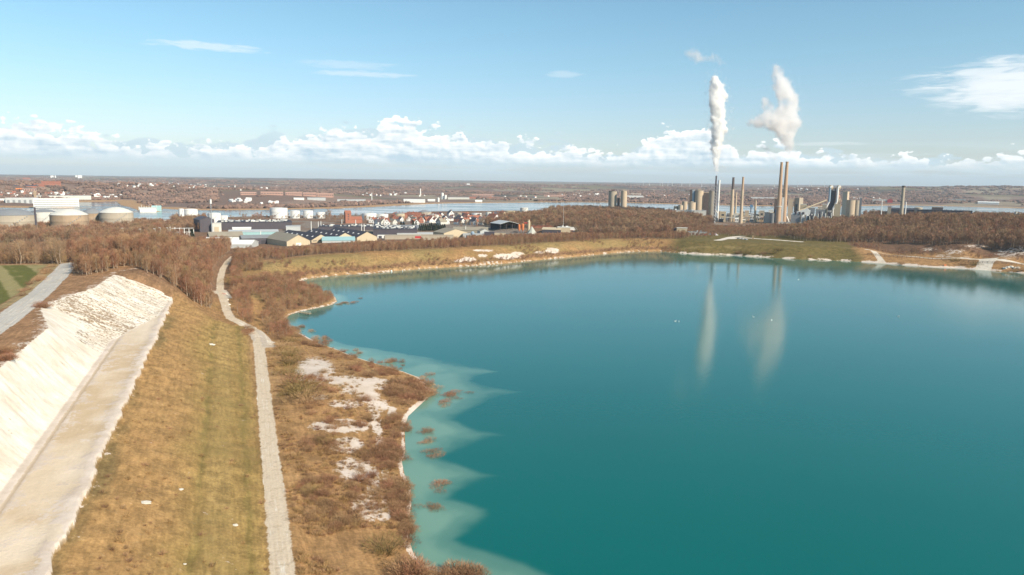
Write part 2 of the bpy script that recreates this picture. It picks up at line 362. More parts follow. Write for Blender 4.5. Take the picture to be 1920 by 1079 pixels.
def ground_material():
    m = bpy.data.materials.new("ground"); m.use_nodes = True; t = NT(m.node_tree); b = t.n['Principled BSDF']
    at = lambda n, o='Fac': (lambda a: a.outputs[o])(t.add('ShaderNodeAttribute', attribute_name=n))
    pos = t.add('ShaderNodeNewGeometry').outputs['Position']
    # coordinates along and across the spoil bank
    rot = t.add('ShaderNodeMapping', vector_type='POINT'); t.put(rot.inputs[0], pos); rot.inputs['Rotation'].default_value = (0, 0, _va)
    n_big = t.noise(pos, 0.03, 4, 0.6); n_mid = t.noise(pos, 0.22, 6, 0.65); n_fine = t.noise(pos, 1.3, 6, 0.7)
    c = at('Col', 'Color')
    # a mottled turf: dry straw, brown and green blades
    grass = at('grass'); gm = t.math('MULTIPLY', grass, 1.0)
    v1 = t.ramp(n_mid, 0.36, 0.66, 0.78, 1.2); v2 = t.ramp(n_fine, 0.3, 0.7, 0.80, 1.2)
    st = t.add('ShaderNodeMapping'); t.put(st.inputs[0], rot.outputs[0]); st.inputs['Scale'].default_value = (1.0, 0.16, 1)
    n_st = t.noise(st.outputs[0], 0.9, 5, 0.65)
    v3 = t.ramp(n_st, 0.3, 0.7, 0.8, 1.2)
    val = t.math('MULTIPLY', t.math('MULTIPLY', v1, v2), v3)
    val = t.math('ADD', t.math('MULTIPLY', t.math('SUBTRACT', val, 1.0), gm), 1.0)
    cc = t.mix(1.0, c, t.xyz(val, val, val), 'MULTIPLY')
    green = t.math('MULTIPLY', t.ramp(t.math('ADD', n_big, t.math('MULTIPLY', n_mid, 0.5)), 0.70, 0.92), t.math('MULTIPLY', at('green'), 0.55))
    cc = t.mix(green, cc, (0.19, 0.14, 0.05))
    rb = t.math('MULTIPLY', t.ramp(t.noise(pos, 0.11, 5, 0.7), 0.5, 0.72), t.math('MULTIPLY', gm, 0.28))
    cc = t.mix(rb, cc, (0.20, 0.095, 0.045))
    straw = t.math('MULTIPLY', t.ramp(t.noise(pos, 0.5, 4, 0.8), 0.60, 0.74), t.math('MULTIPLY', gm, 0.35))
    cc = t.mix(straw, cc, (0.46, 0.36, 0.20))
    # bare chalk wherever the mask, broken by noise, passes the threshold
    ck = at('chalk'); nb = t.math('ADD', t.math('MULTIPLY', n_mid, 0.55), t.math('MULTIPLY', n_fine, 0.45))
    cm = t.ramp(t.math('ADD', ck, t.math('MULTIPLY', t.math('SUBTRACT', nb, 0.5), 2.6)), 0.44, 0.62)
    cdirt = t.ramp(t.noise(pos, 0.12, 6, 0.7), 0.35, 0.7)
    chalk = t.mix(cdirt, (0.72, 0.665, 0.575), (0.60, 0.515, 0.41))
    chalk = t.mix(at('face'), t.mix(cdirt, (0.62, 0.53, 0.45), (0.50, 0.41, 0.33)), chalk)
    gl = t.add('ShaderNodeMapping'); t.put(gl.inputs[0], rot.outputs[0]); gl.inputs['Scale'].default_value = (0.10, 1.0, 0.4)
    gn = t.noise(gl.outputs[0], 0.55, 5, 0.65)
    chalk = t.mix(t.math('MULTIPLY', t.ramp(gn, 0.5, 0.72), t.math('MULTIPLY', at('face'), 0.55)), chalk, (0.50, 0.42, 0.32))
    cc = t.mix(cm, cc, chalk)
    # dark scrub dotted over the chalk faces, in lines down the slope
    sc = at('scrub')
    sm = t.add('ShaderNodeMapping'); t.put(sm.inputs[0], rot.outputs[0]); sm.inputs['Scale'].default_value = (0.22, 1.0, 0.22); 
    ns = t.noise(sm.outputs[0], 0.8, 5, 0.8); nd = t.noise(pos, 1.1, 4, 0.7)
    sf = t.ramp(t.math('ADD', sc, t.math('ADD', t.math('MULTIPLY', t.math('SUBTRACT', ns, 0.5), 1.6), t.math('MULTIPLY', t.math('SUBTRACT', nd, 0.5), 1.6))), 0.62, 0.78)
    cc = t.mix(t.math('MULTIPLY', sf, 0.85), cc, (0.20, 0.125, 0.065))
    # gravel tracks with wheel marks
    rd = at('road'); ac = at('across')
    rn = t.noise(t.xyz(t.math('MULTIPLY', ac, 2.2), t.math('MULTIPLY', at('along'), 0.03)), 1.0, 5, 0.6)
    rc = t.mix(t.ramp(rn, 0.3, 0.8), at('RoadCol', 'Color'), (0.64, 0.54, 0.41))
    rc = t.mix(t.math('MULTIPLY', t.ramp(n_fine, 0.4, 0.7), 0.3), rc, (0.26, 0.21, 0.165))
    rc = t.mix(t.ramp(t.noise(t.xyz(ac, t.math('MULTIPLY', at('along'), 0.06)), 1.0, 4, 0.7), 0.55, 0.68), rc, (0.66, 0.60, 0.51))
    rc = t.mix(t.math('MULTIPLY', t.ramp(t.noise(pos, 0.35, 5, 0.7), 0.52, 0.66), 0.45), rc, (0.33, 0.25, 0.17))
    rm = t.ramp(t.math('ADD', rd, t.math('MULTIPLY', t.math('SUBTRACT', nb, 0.5), 1.5)), 0.40, 0.60)
    cc = t.mix(rm, cc, rc)
    t.l.new(cc, b.inputs['Base Color']); b.inputs['Roughness'].default_value = 0.95; b.inputs['Specular IOR Level'].default_value = 0.08
    bmp = t.add('ShaderNodeBump'); bmp.inputs['Distance'].default_value = 0.5; bmp.inputs['Strength'].default_value = 0.55
    t.put(bmp.inputs['Height'], t.math('ADD', t.math('MULTIPLY', n_mid, 1.0), t.math('MULTIPLY', n_fine, 0.5))); t.l.new(bmp.outputs[0], b.inputs['Normal'])
    return m

def water_material(name, deep, pale, rough, bump_s, bump_d, scale):
    m = bpy.data.materials.new(name); m.use_nodes = True; t = NT(m.node_tree); b = t.n['Principled BSDF']
    pos = t.add('ShaderNodeNewGeometry').outputs['Position']
    sh = t.add('ShaderNodeAttribute', attribute_name='shallow').outputs['Fac']
    n = t.noise(pos, 0.05, 5, 0.6)
    s2 = t.math('ADD', sh, t.math('MULTIPLY', t.math('SUBTRACT', n, 0.5), t.math('MULTIPLY', sh, 0.6)), clamp=True)
    mid = tuple(d * 0.45 + p * 0.55 for d, p in zip(deep, pale))
    c = t.mix(t.ramp(s2, 0.0, 0.5), deep, mid); c = t.mix(t.ramp(s2, 0.45, 1.0), c, pale)
    c = t.mix(t.ramp(t.noise(pos, 0.006, 3, 0.5), 0.35, 0.7, 0.0, 0.35), c, tuple(d * 0.8 for d in deep))
    t.l.new(c, b.inputs['Base Color'])
    # breezy and calm patches
    pn = t.noise(t.xyz(t.math('MULTIPLY', (lambda s: (t.l.new(pos, s.inputs[0]), s.outputs[0])[1])(t.add('ShaderNodeSeparateXYZ')), 0.35), (lambda s: (t.l.new(pos, s.inputs[0]), s.outputs[1])[1])(t.add('ShaderNodeSeparateXYZ'))), 0.012, 4, 0.6)
    t.put(b.inputs['Roughness'], t.ramp(pn, 0.38, 0.62, rough * 0.6, rough * 1.5))
    b.inputs['IOR'].default_value = 1.33; b.inputs['Specular IOR Level'].default_value = 0.5
    w = t.noise(pos, scale, 4, 0.6)
    bmp = t.add('ShaderNodeBump'); bmp.inputs['Distance'].default_value = bump_d; bmp.inputs['Strength'].default_value = bump_s
    t.put(bmp.inputs['Height'], w); t.l.new(bmp.outputs[0], b.inputs['Normal'])
    return m

# ------------------------------------------------------------------ ground sheet
SHALLOW = GP([(528, 590), (548, 601), (575, 618), (610, 634), (650, 645), (700, 653), (740, 660), (800, 669), (850, 679), (890, 687), (920, 693), (940, 697), (915, 701), (893, 707), (884, 714), (900, 720), (930, 727), (960, 732), (983, 735), (955, 740), (920, 750), (885, 766), (862, 780), (852, 788),
              (870, 796), (900, 806), (925, 812), (945, 816), (915, 822), (875, 836), (845, 850), (832, 859), (848, 866), (880, 876), (910, 886), (933, 892), (905, 898), (875, 912), (855, 926), (848, 935), (865, 940), (890, 946), (908, 955), (912, 966), (900, 984), (880, 1001), (860, 1012), (880, 1022), (920, 1036), (980, 1056), (1060, 1090), (1000, 1200), (760, 1200), (700, 900), (640, 700)])
SPITS = [((800, 690), (936, 697)), ((850, 730), (980, 735)), ((800, 800), (940, 816)), ((800, 880), (930, 892)), ((800, 960), (905, 968)), ((830, 1040), (1010, 1068))]
SPITS = [tuple(GP(s)) for s in SPITS]
SCARS = [(590, 695, 40, 26), (650, 715, 40, 12), (640, 800, 62, 14), (705, 790, 12, 26), (650, 835, 34, 16), (668, 880, 42, 26), (700, 905, 14, 34), (690, 950, 38, 26), (720, 965, 16, 14), (700, 720, 34, 12),
         (690, 745, 26, 12), (600, 745, 18, 6), (708, 762, 24, 14), (712, 832, 9, 34), (650, 758, 34, 10), (672, 732, 40, 9), (722, 880, 8, 30), (735, 775, 10, 14),
         (878, 486, 16, 5), (905, 480, 10, 4), (950, 481, 28, 6), (970, 476, 14, 4), (1035, 470, 15, 6), (1010, 474, 10, 3), (930, 492, 30, 2), (860, 490, 10, 3), (905, 470, 22, 2.5)]
RSCARS = [(1790, 472, 26, 6), (1830, 462, 30, 5), (1895, 475, 34, 12), (1920, 468, 30, 8), (1740, 468, 18, 4), (1770, 480, 20, 4), (1880, 488, 16, 4), (1960, 476, 40, 12), (1480, 428, 30, 4), (1440, 426, 20, 3), (1810, 484, 14, 3)]
def pmask(x, y, h, lst, k=1.0):
    px, py = proj_np(x, y, h); m = np.zeros(len(x))
    for cx, cy, rx, ry in lst:
        q = ((px - cx) / rx) ** 2 + ((py - cy) / ry) ** 2
        m = np.maximum(m, np.clip(1.25 - q * 0.75, 0, 1) * k)
    return m
def proj_np(x, y, h):
    v = np.stack([x, y, h - CAM_H], 1); z = v @ _f; z = np.where(z < 1, 1e9, z)
    return 960 + FPX * (v @ _r) / z, 539.5 - FPX * (v @ _u) / z

def build_ground():
    th = np.concatenate([np.arange(-180, -52, 4.0), np.arange(-52, -43, 0.5), np.arange(-43, 43, 0.085), np.arange(43, 52, 0.5), np.arange(52, 180, 4.0)])
    th = np.radians(th); rs = [4.0]
    while rs[-1] < 30000:
        r = rs[-1]; rs.append(r * (1.12 if r < 70 else 1.0042 if r < 1100 else 1.0075 if r < 4200 else 1.014))
    rs = np.array(rs); nt, nr = len(th), len(rs)
    R, T = np.meshgrid(rs, th, indexing='ij'); X = (R * np.sin(T)).ravel(); Y = (R * np.cos(T)).ravel()
    Z = np.empty_like(X); D = {}
    step = 100000
    for i in range(0, len(X), step):
        z, d = height(X[i:i + step], Y[i:i + step], True); Z[i:i + step] = z
        for k, v in d.items(): D.setdefault(k, []).append(np.broadcast_to(v, z.shape))
    D = {k: np.concatenate(v) for k, v in D.items()}
    print('terrain verts', len(X))
    u, v, r, sl, sf, az = D['u'], D['v'], D['r'], D['sl'], D['sf'], D['az']
    n1 = fbm(X, Y, 45, 41, 5) * 2; n2 = fbm(X, Y, 12, 43, 4) * 2; n3 = fbm(X, Y, 320, 45, 4) * 2
    C = np.tile(np.array([0.32, 0.185, 0.08]), (len(X), 1))
    def lay(c, m):
        m = np.clip(m, 0, 1)[:, None]; C[:] = C * (1 - m) + np.array(c) * m
    grass = np.ones(len(X)); green = np.zeros(len(X)); chalk = np.zeros(len(X)); scrub = np.zeros(len(X)); road = np.zeros(len(X))
    # near strip between track and lake
    lay((0.37, 0.225, 0.105), ss(-0.1, 0.3, n1)); lay((0.26, 0.15, 0.068), ss(0.05, 0.35, n2) * 0.7)
    # forest floor and far bank
    lay((0.19, 0.112, 0.068), ss(380, 460, r) * ss(40, 70, sl) * ss(2000, 1900, r))
    bank = ss(2, 8, sl) * ss(52, 38, sl) * ss(400, 480, r) * (az < rad(13.5)) * (az > rad(-26))
    lay((0.25, 0.185, 0.075), bank * ss(-0.35, 0.25, n1) * .8); lay((0.21, 0.13, 0.065), bank * ss(0.1, 0.35, n3 * .6 + n1 * .5) * .8); green = np.maximum(green, bank * 0.9)
    lay((0.22, 0.12, 0.065), bank * ss(14, 8, sl))
    eds = sdist(X, Y, EMBANK) + n2 * 9; emb = ss(4, -10, eds); lay((0.135, 0.105, 0.038), emb); green = np.maximum(green, emb * 0.7); 
    lay((0.24, 0.18, 0.08), ss(1.6, .8, seg_dist(X, Y, GP([(1270, 457.5), (1400, 461), (1560, 464), (1600, 468)], 11))) * .8)
    # right hand slopes and reed strip
    rt = ss(rad(22.5), rad(23.5), az) * (r < 1000) * (1 - ss(4, -8, eds))
    lay((0.33, 0.19, 0.085), rt * ss(70, 55, sl)); lay((0.15, 0.088, 0.055), rt * ss(55, 75, sl))
    # built-up ground, yards and streets
    px, py = proj_np(X, Y, Z)
    town = ss(420, 450, px) * ss(1260, 1220, px) * ss(452, 446, py) * (r < 2200) * (r > 600) + ss(1262, 1275, px) * ss(1580, 1560, px) * (py < 426) * (py > 404) * (r > 900)
    lay((0.22, 0.19, 0.16), town * ss(-0.2, 0.1, n1) * 0.8)
    # far land
    far = ss(1900, 2000, r) * (sf > -1) * (Y > 1200)
    lay((0.175, 0.115, 0.088), far)
    lay((0.24, 0.165, 0.125), far * ss(0.05, 0.3, n3)); lay((0.17, 0.145, 0.075), far * ss(0.12, 0.22, fbm(X, Y, 700, 51, 3) * 2) * ss(2500, 3500, r) * 0.8)
    lay((0.075, 0.065, 0.05), far * ss(0.1, 0.2, fbm(X * 0.5, Y, 500, 53, 4) * 2) * ss(2800, 3600, r) * 0.8)
    lay((0.30, 0.25, 0.17), far * ss(0.22, 0.27, fbm(X, Y, 420, 57, 3) * 2) * ss(2500, 3500, r) * 0.7)
    lay((0.40, 0.24, 0.12), far * ss(75, 45, sf) * ss(-1, 3, sf))
    lay((0.36, 0.23, 0.13), ss(2, 6, sf) * ss(45, 25, sf) * (r < 2000) * 0.6)
    # plateau
    pl = (D['left'] & (D['df'] > D['wid'])).astype(float) * ss(U_EDGE - 10, U_EDGE - 20, u) * (r < 900)
    lay((0.29, 0.165, 0.085), pl)
    fl = sdist(X, Y, FIELD); fm = ss(1.0, -1.0, fl)
    ang = _va - 0.30; q = X * math.cos(ang) - Y * math.sin(ang)
    stripe = np.sin(q / 3.4 + n3 * .5) * 0.7 + np.sin(q / 1.3) * 0.35 + n2 * 0.4
    lay((0.12, 0.12, 0.03), fm); lay((0.30, 0.25, 0.115), fm * ss(-0.1, 0.35, stripe) * 0.9); lay((0.34, 0.27, 0.13), ss(0, 2, fl) * ss(9, 6, fl) * (r < 700) * (u < -60) * .7)
    grass = np.where(fm > .5, 0.35, grass)
    lay((0.38, 0.25, 0.12), ss(6, 9, seg_dist(X, Y, ROADL)) * ss(22, 15, seg_dist(X, Y, ROADL)) * (u < -95) * (fm < .5) * .8)
    # spoil bank
    up, uP, wS, inL = D['up'], D['uP'], D['wS'], D['inL']
    sl_g = wS * ss(-0.8, 0.8, up) * (u > U_EDGE - 2)
    lay((0.335, 0.20, 0.082), sl_g)
    lay((0.305, 0.20, 0.072), sl_g * ss(0.30, 0.62, up / uP + n1 * 0.3)); lay((0.33, 0.222, 0.085), sl_g * ss(0.62, 0.68, up / uP) * ss(.84, .78, up / uP) * 0.7)
    lay((0.20, 0.15, 0.05), sl_g * np.exp(-((up + n1 * 1.5 - uP * 0.60) / 1.0) ** 2) * np.clip(0.55 + n2 * .8, 0, .8)); lay((0.17, 0.13, 0.04), sl_g * np.exp(-((up - uP * 0.92) / 0.9) ** 2) * 0.6)
    lay((0.15, 0.115, 0.05), sl_g * ss(4.5, 1.0, up + n2 * 4) * ss(-.2, .2, n1 + .1) * 0.7)
    green = np.maximum(green, sl_g * ss(0.1, 0.8, up / uP + n1 * .3) * 1.1)
    chalk = np.maximum(chalk, sl_g * np.clip(0.52 - up * 0.10 - 0.0006 * v, 0, 1) * 0.85); chalk = np.maximum(chalk, sl_g * 0.14)
    bench = (~D['left']) & (up < 0) & (v < V_END + 6); bm = bench.astype(float)
    lay((0.60, 0.485, 0.35), bm); lay((0.66, 0.55, 0.42), bm * ss(0.0, 0.3, n1)); lay((0.50, 0.375, 0.24), bm * ss(0.0, 0.35, n2 * 0.6 - n1) * 0.8)
    grass = np.where(bench, 0.18, grass)
    lay((0.45, 0.36, 0.27), bm * np.exp(-((u - U_FOOT - 2.2) / 0.5) ** 2))
    chalk = np.where(bench, np.clip(0.66 * np.exp(-np.clip(-up, 0, 99) / 3.2) + 1.0 * np.exp(-np.clip(u - U_FOOT, 0, 99) / 3.0) + 0.22, 0, 1), chalk)
    chalk = np.where(bench & (np.abs(u - U_FOOT - 2.2) < 0.45), 0.2, chalk)
    face = inL.astype(float); w_ = face; chalk = np.where(inL, 1.0 - 0.5 * ss(0.97, 1.05, D['t'] + n2 * 0.1), chalk)
    scrub = np.where(inL, np.where(v > 318 + 20 * D['t'], 0.60 + 0.14 * np.exp(-((v - 345) / 12) ** 2), 0.02 + 0.34 * np.exp(-((D['t'] - 0.35 + n1 * .2) / 0.16) ** 2)), 0)
    scrub = np.where(inL & (v > 300) & (v < 322) & (D['t'] < .5), 0.6, scrub)
    rim = pl * ss(D['wid'] + 9, D['wid'], D['df']); chalk = np.maximum(chalk, rim * 0.50)
    # beaches
    nn = n2 * 0.7
    chalk = np.maximum(chalk, np.clip(1.05 - np.abs(sl - 0.7) / (1.1 + 0.0014 * r) + nn * 0.8, 0, 1) * (r < 1000) * (sl > -4) * np.where(r < 420, ss(-0.75, 0.0, n1 + .3), np.where(az < rad(13), .62, .9)))
    chalk = np.maximum(chalk, ss(5, 2, sl) * rt * 0.8 * ss(-0.3, 0.1, n1 + .15)); 
    chalk = np.maximum(chalk, ss(5, 2, sl) * (az > rad(13)) * (az < rad(25)) * (r < 1000) * .6 * ss(-.4, .1, n1 + .1))
    chalk = np.maximum(chalk, pmask(X, Y, Z, SCARS, 0.76) * (sl > 3) * (r < 900))
    chalk = np.maximum(chalk, pmask(X, Y, Z, RSCARS, 0.50) * (sl > 10) * (r < 1300))
    # tracks
    along = np.zeros(len(X)); across = np.zeros(len(X)); RC = np.tile(np.array([0.43, 0.36, 0.28]), (len(X), 1))
    def track(P, w, col, m=1.0):
        nonlocal road, along, across
        d = seg_dist(X, Y, P); k = np.clip(0.5 + (w - d) / 2.4, 0, 1) * m * (r < 1600)
        s = k > road; road = np.maximum(road, k); RC[s] = col
        across = np.where(s, d, across); along = np.where(s, X * 0.2 + Y, along)
    wS_ = np.where(wS > 0.6, 0.0, 1.0)
    track(PATH, 2.45, (0.57, 0.455, 0.325), np.where(up < uP + 0.5, wS_, 1.0)); 
    blob = GP([(498, 648), (486, 628), (478, 622)], Z_PATH); track(blob, 4.6, (0.42, 0.35, 0.28), np.where(up < uP + .5, wS_, 1.0)); track(GP([(500, 640), (507, 636)], Z_PATH), 2.5, (0.55, 0.48, 0.4))
    track(GP([(400, 552), (415, 548), (425, 560)], 7), 3.6, (0.52, 0.46, 0.38))
    track(ROADL, 5.2, (0.44, 0.435, 0.42)); track(BEACH_ROAD, 3.4, (0.72, 0.66, 0.56)); track(BEACH_LINK, 3.0, (0.6, 0.53, 0.44)); track(BEACH_LINK2, 7, (0.70, 0.64, 0.55)); track(RIGHT_ROAD, 5.0, (0.68, 0.63, 0.56))
    track(GP([(1345, 451), (1372, 446), (1392, 444)], 14), 5.0, (0.68, 0.63, 0.56))
    track(GP([(1640, 496), (1560, 489), (1500, 486.5)], 2.5), 1.2, (0.6, 0.5, 0.4))
    V = np.stack([X, Y, Z], 1)
    i = np.arange(nr - 1)[:, None] * nt + np.arange(nt)[None, :]; j = np.arange(nr - 1)[:, None] * nt + (np.arange(nt)[None, :] + 1) % nt
    F = np.stack([i, j, j + nt, i + nt], 2).reshape(-1, 4)
    V = np.vstack([V, [[0, 0, float(Z[:nt].mean())]]]); c0 = len(V) - 1
    fan = np.stack([np.full(nt, c0), np.roll(np.arange(nt), -1), np.arange(nt), np.arange(nt)], 1)
    me = mesh_np('ground', V, F, ground_material(), True)
    ap = lambda a: np.append(a, a[:1], 0)
    attr_c(me, 'Col', ap(C)); attr_c(me, 'RoadCol', ap(RC))
    for k, a in (('grass', grass), ('green', green), ('chalk', chalk), ('scrub', scrub), ('face', face), ('road', road), ('along', along), ('across', across)): attr_f(me, k, ap(a))
    tag(link('ground', me), kind='structure')
    # water sheets share the ground's grid, each a clean sheet at water level
    quad = F
    def sheet(name, sdv, margin, m, shallow):
        keep = (sdv < margin) & (Y > -400); fk = keep[quad].any(1); Q = quad[fk]
        ids, inv = np.unique(Q, return_inverse=True); Q = inv.reshape(-1, 4)
        VV = np.stack([X[ids], Y[ids], np.zeros(len(ids))], 1)
        me = mesh_np(name, VV, Q, m, True); attr_f(me, 'shallow', shallow[ids]); tag(link(name, me), kind='structure')
    dS = -sdist(X, Y, SHALLOW) if False else np.full(len(X), -99.0)
    nearm = (r < 520) & (sl < 15); dS[nearm] = -sdist(X[nearm] + fbm(X[nearm], Y[nearm], 9, 61, 3) * 2.2, Y[nearm] + fbm(X[nearm], Y[nearm], 9, 67, 3) * 2.2, SHALLOW)
    ds = np.full(len(X), 99.0)
    for a, b_ in SPITS: ds[nearm] = np.minimum(ds[nearm], seg_dist(X[nearm], Y[nearm], [a, b_]))
    mot = fbm(X, Y, 10, 63, 4) * 2; shl = (0.36 * ss(-2.0, 2.6, dS) + 0.64 * ss(-1, 11, dS)) * (0.34 + 0.22 * ss(9, 0, ds) + 0.50 * ss(34, 3, -sl) + 0.42 * mot)
    shl = np.clip(shl, 0, 1)
    shl = np.maximum(shl, 0.55 * ss(7, 0, -sl)); shl = np.where(r > 420, np.maximum(shl, 0.75 * ss(12, 0, -sl)), shl)
    cove = GP([(600, 533)])[0]; dc = np.hypot(X - cove[0], (Y - cove[1]) * 0.9); shl = np.maximum(shl, 0.5 * ss(70, 12, dc))
    sheet('lake', sl, 10, water_material('lake_water', (0.0, 0.114, 0.102), (0.17, 0.31, 0.235), 0.06, 0.12, 0.3, 0.5), shl)
    sheet('fjord', sf, 30, water_material('fjord_water', (0.13, 0.145, 0.145), (0.2, 0.22, 0.2), 0.13, 0.02, 0.2, 0.05), np.zeros(len(X)))
build_ground()
# ------------------------------------------------------------------ vegetation
RNG = np.random.default_rng(7)
def twig_mat(name, cols, rough=0.9):
    m = bpy.data.materials.new(name); m.use_nodes = True; t = NT(m.node_tree); b = t.n['Principled BSDF']
    oi = t.add('ShaderNodeObjectInfo'); pos = t.add('ShaderNodeNewGeometry').outputs['Position']
    n = t.math('ADD', t.math('MULTIPLY', oi.outputs['Random'], 0.6), t.math('MULTIPLY', t.noise(pos, 0.02, 3, 0.5), 0.6))
    cr = t.add('ShaderNodeValToRGB'); t.put(cr.inputs[0], n); e = cr.color_ramp.elements
    e[0].position = 0.2; e[1].position = 0.95; e[0].color = (*cols[0], 1); e[1].color = (*cols[-1], 1)
    for i, c in enumerate(cols[1:-1]): x = e.new(0.2 + 0.75 * (i + 1) / (len(cols) - 1)); x.color = (*c, 1)
    hs = t.add('ShaderNodeHueSaturation'); t.l.new(cr.outputs[0], hs.inputs['Color']); t.put(hs.inputs['Value'], t.math('MULTIPLY_ADD', t.math('FRACT', t.math('MULTIPLY', oi.outputs['Random'], 17.0)), 0.6, 0.72)); c = t.mix(t.ramp(t.noise(pos, 0.9, 2, 0.5), 0.3, 0.7), hs.outputs[0], (0.6, 0.6, 0.6), 'MULTIPLY')
    c2 = t.mix(0.45, hs.outputs[0], c)
    t.l.new(c2, b.inputs['Base Color']); b.inputs['Roughness'].default_value = rough; b.inputs['Specular IOR Level'].default_value = 0.05
    return m
M_TWIG = twig_mat('twigs', [(0.24, 0.12, 0.072), (0.33, 0.16, 0.095), (0.29, 0.19, 0.095)])
M_TWIG2 = twig_mat('twigs_dark', [(0.26, 0.155, 0.10), (0.34, 0.205, 0.125), (0.28, 0.20, 0.11)])
M_SHRUB = twig_mat('shrub_twigs', [(0.27, 0.145, 0.085), (0.34, 0.20, 0.11), (0.38, 0.25, 0.13)])
M_OLIVE = twig_mat('olive_twigs', [(0.24, 0.165, 0.065), (0.27, 0.195, 0.08)])
M_EVER = twig_mat('needles', [(0.03, 0.042, 0.022), (0.045, 0.06, 0.03)])
M_FARTW = twig_mat('far_crowns', [(0.20, 0.125, 0.098), (0.24, 0.15, 0.11), (0.14, 0.10, 0.08)])
M_BARK = mat('bark', (0.32, 0.25, 0.18), 0.9, 0.35, 1.5)
def tube(pts, rs, k=5):
    V = []; F = []
    for i, (p, r) in enumerate(zip(pts, rs)):
        for j in range(k):
            a = 2 * math.pi * j / k; V.append((p[0] + r * math.cos(a), p[1] + r * math.sin(a), p[2]))
        if i:
            for j in range(k): F.append((i * k - k + j, i * k - k + (j + 1) % k, i * k + (j + 1) % k, i * k + j))
    return V, F
def slivers(P, D, L, W, rng):
    """thin triangles: twigs starting at P, going along D"""
    n = len(P); s = np.cross(D, rng.normal(size=(n, 3))); s /= np.linalg.norm(s, axis=1)[:, None] + 1e-9
    V = np.empty((n, 3, 3)); V[:, 0] = P - s * W[:, None] / 2; V[:, 1] = P + s * W[:, None] / 2; V[:, 2] = P + D * L[:, None]
    return V.reshape(-1, 3), np.arange(n * 3).reshape(-1, 3)
def make_tree(name, seed, h, cw, ntw, tl, tw, low=0.25, up=0.75, k=5, limbs=7):
    """bare tree: trunk with limbs, and a crown of fine twigs"""
    g = np.random.default_rng(seed); tv = []; tf = []
    def addq(V, F):
        b = len(tv); tv.extend(V); tf.extend([tuple(b + i for i in f) for f in F])
    bend = g.normal(size=(4, 2)) * 0.03 * h; bend[0] = 0
    zs = [0, 0.3 * h, 0.6 * h, 0.92 * h]; tr = 0.013 * h + 0.03
    sp = [(bend[:i + 1, 0].sum(), bend[:i + 1, 1].sum(), z) for i, z in enumerate(zs)]
    addq(*tube(sp, [tr * 1.3, tr, tr * 0.65, tr * 0.15], k))
    P = []; D = []
    for i in range(limbs):
        z0 = h * (low + (0.82 - low) * (i + 0.5) / limbs); a = i * 2.4 + g.uniform(-.4, .4)
        q = (z0 / h - low) / (1 - low); L = cw * (0.55 + 0.6 * math.sin(math.pi * min(1, q + 0.25))) * g.uniform(.75, 1.1)
        base = np.array([np.interp(z0, zs, [s[0] for s in sp]), np.interp(z0, zs, [s[1] for s in sp]), z0])
        tip = base + np.array([math.cos(a) * L, math.sin(a) * L, L * g.uniform(.7, 1.3)]); tip[2] = min(tip[2], h * 0.97)
        mid = (base + tip) / 2 + np.array([0, 0, -0.06 * L]); addq(*tube([base, mid, tip], [tr * .45, tr * .3, 0.01], 3))
        for _ in range(max(2, ntw // limbs // 3)):
            s = g.uniform(.25, 1); p = base * (1 - s) + tip * s; P.append(p); D.append((tip - base) / np.linalg.norm(tip - base))
    P = np.array(P); D = np.array(D); n = ntw
    idx = g.integers(0, len(P), n); Pp = P[idx] + g.normal(size=(n, 3)) * 0.16 * cw
    # fill the crown volume evenly
    m = n // 2; th = g.uniform(0, 2 * math.pi, m); q = g.uniform(0, 1, m); rr = np.sqrt(g.uniform(0.02, 1, m)) * cw * np.sin(np.pi * np.clip(0.12 + 0.84 * q, 0, 1)) ** 0.6
    lump = 1 + 0.22 * np.sin(th * 3 + seed + q * 5)
    Pp[:m] = np.stack([np.cos(th) * rr * lump, np.sin(th) * rr * lump, h * (low + (0.93 - low) * q)], 1)
    out = Pp * np.array([1, 1, 0]); out /= np.linalg.norm(out, axis=1)[:, None] + .3
    Dn = out * 0.5 + np.array([0, 0, up]) + g.normal(size=(n, 3)) * 0.38; Dn /= np.linalg.norm(Dn, axis=1)[:, None]
    Vc, Fc = slivers(Pp, Dn, tl * g.uniform(.6, 1.3, n), tw * g.uniform(.6, 1.3, n), g)
    return (np.array(tv), np.array(tf)), (Vc, Fc)
def make_shrub(seed, h, w, n, tl, tw):
    g = np.random.default_rng(seed)
    th = g.uniform(0, 2 * math.pi, n); r = np.sqrt(g.uniform(0, 1, n)) * w * (1 + 0.25 * np.sin(th * 3 + seed) + .15 * np.sin(th * 5))
    zt = h * np.sqrt(np.clip(1 - (r / w / 1.3) ** 2, 0.03, 1)) * g.uniform(.1, .85, n)
    P = np.stack([np.cos(th) * r, np.sin(th) * r, zt - 0.1], 1); P[: n // 4, :2] *= 0.35; P[: n // 4, 2] = 0
    D = np.stack([np.cos(th) * r / w * .8, np.sin(th) * r / w * .8, np.full(n, .8)], 1) + g.normal(size=(n, 3)) * 0.3
    D /= np.linalg.norm(D, axis=1)[:, None]; L = tl * g.uniform(.6, 1.3, n); L[: n // 4] *= 2.0
    return slivers(P, D, L, tw * g.uniform(.6, 1.4, n), g)
def make_conifer(seed, h, w, n):
    g = np.random.default_rng(seed); q = g.uniform(0.04, 1, n); th = g.uniform(0, 2 * math.pi, n)
    r = w * (1 - q) * np.sqrt(g.uniform(.1, 1, n)); P = np.stack([np.cos(th) * r, np.sin(th) * r, h * q], 1)
    D = np.stack([np.cos(th), np.sin(th), np.full(n, -0.15)], 1) + g.normal(size=(n, 3)) * .3; D /= np.linalg.norm(D, axis=1)[:, None]
    return slivers(P, D, np.full(n, .22 * w + .3), np.full(n, .16 * w + .12), g)
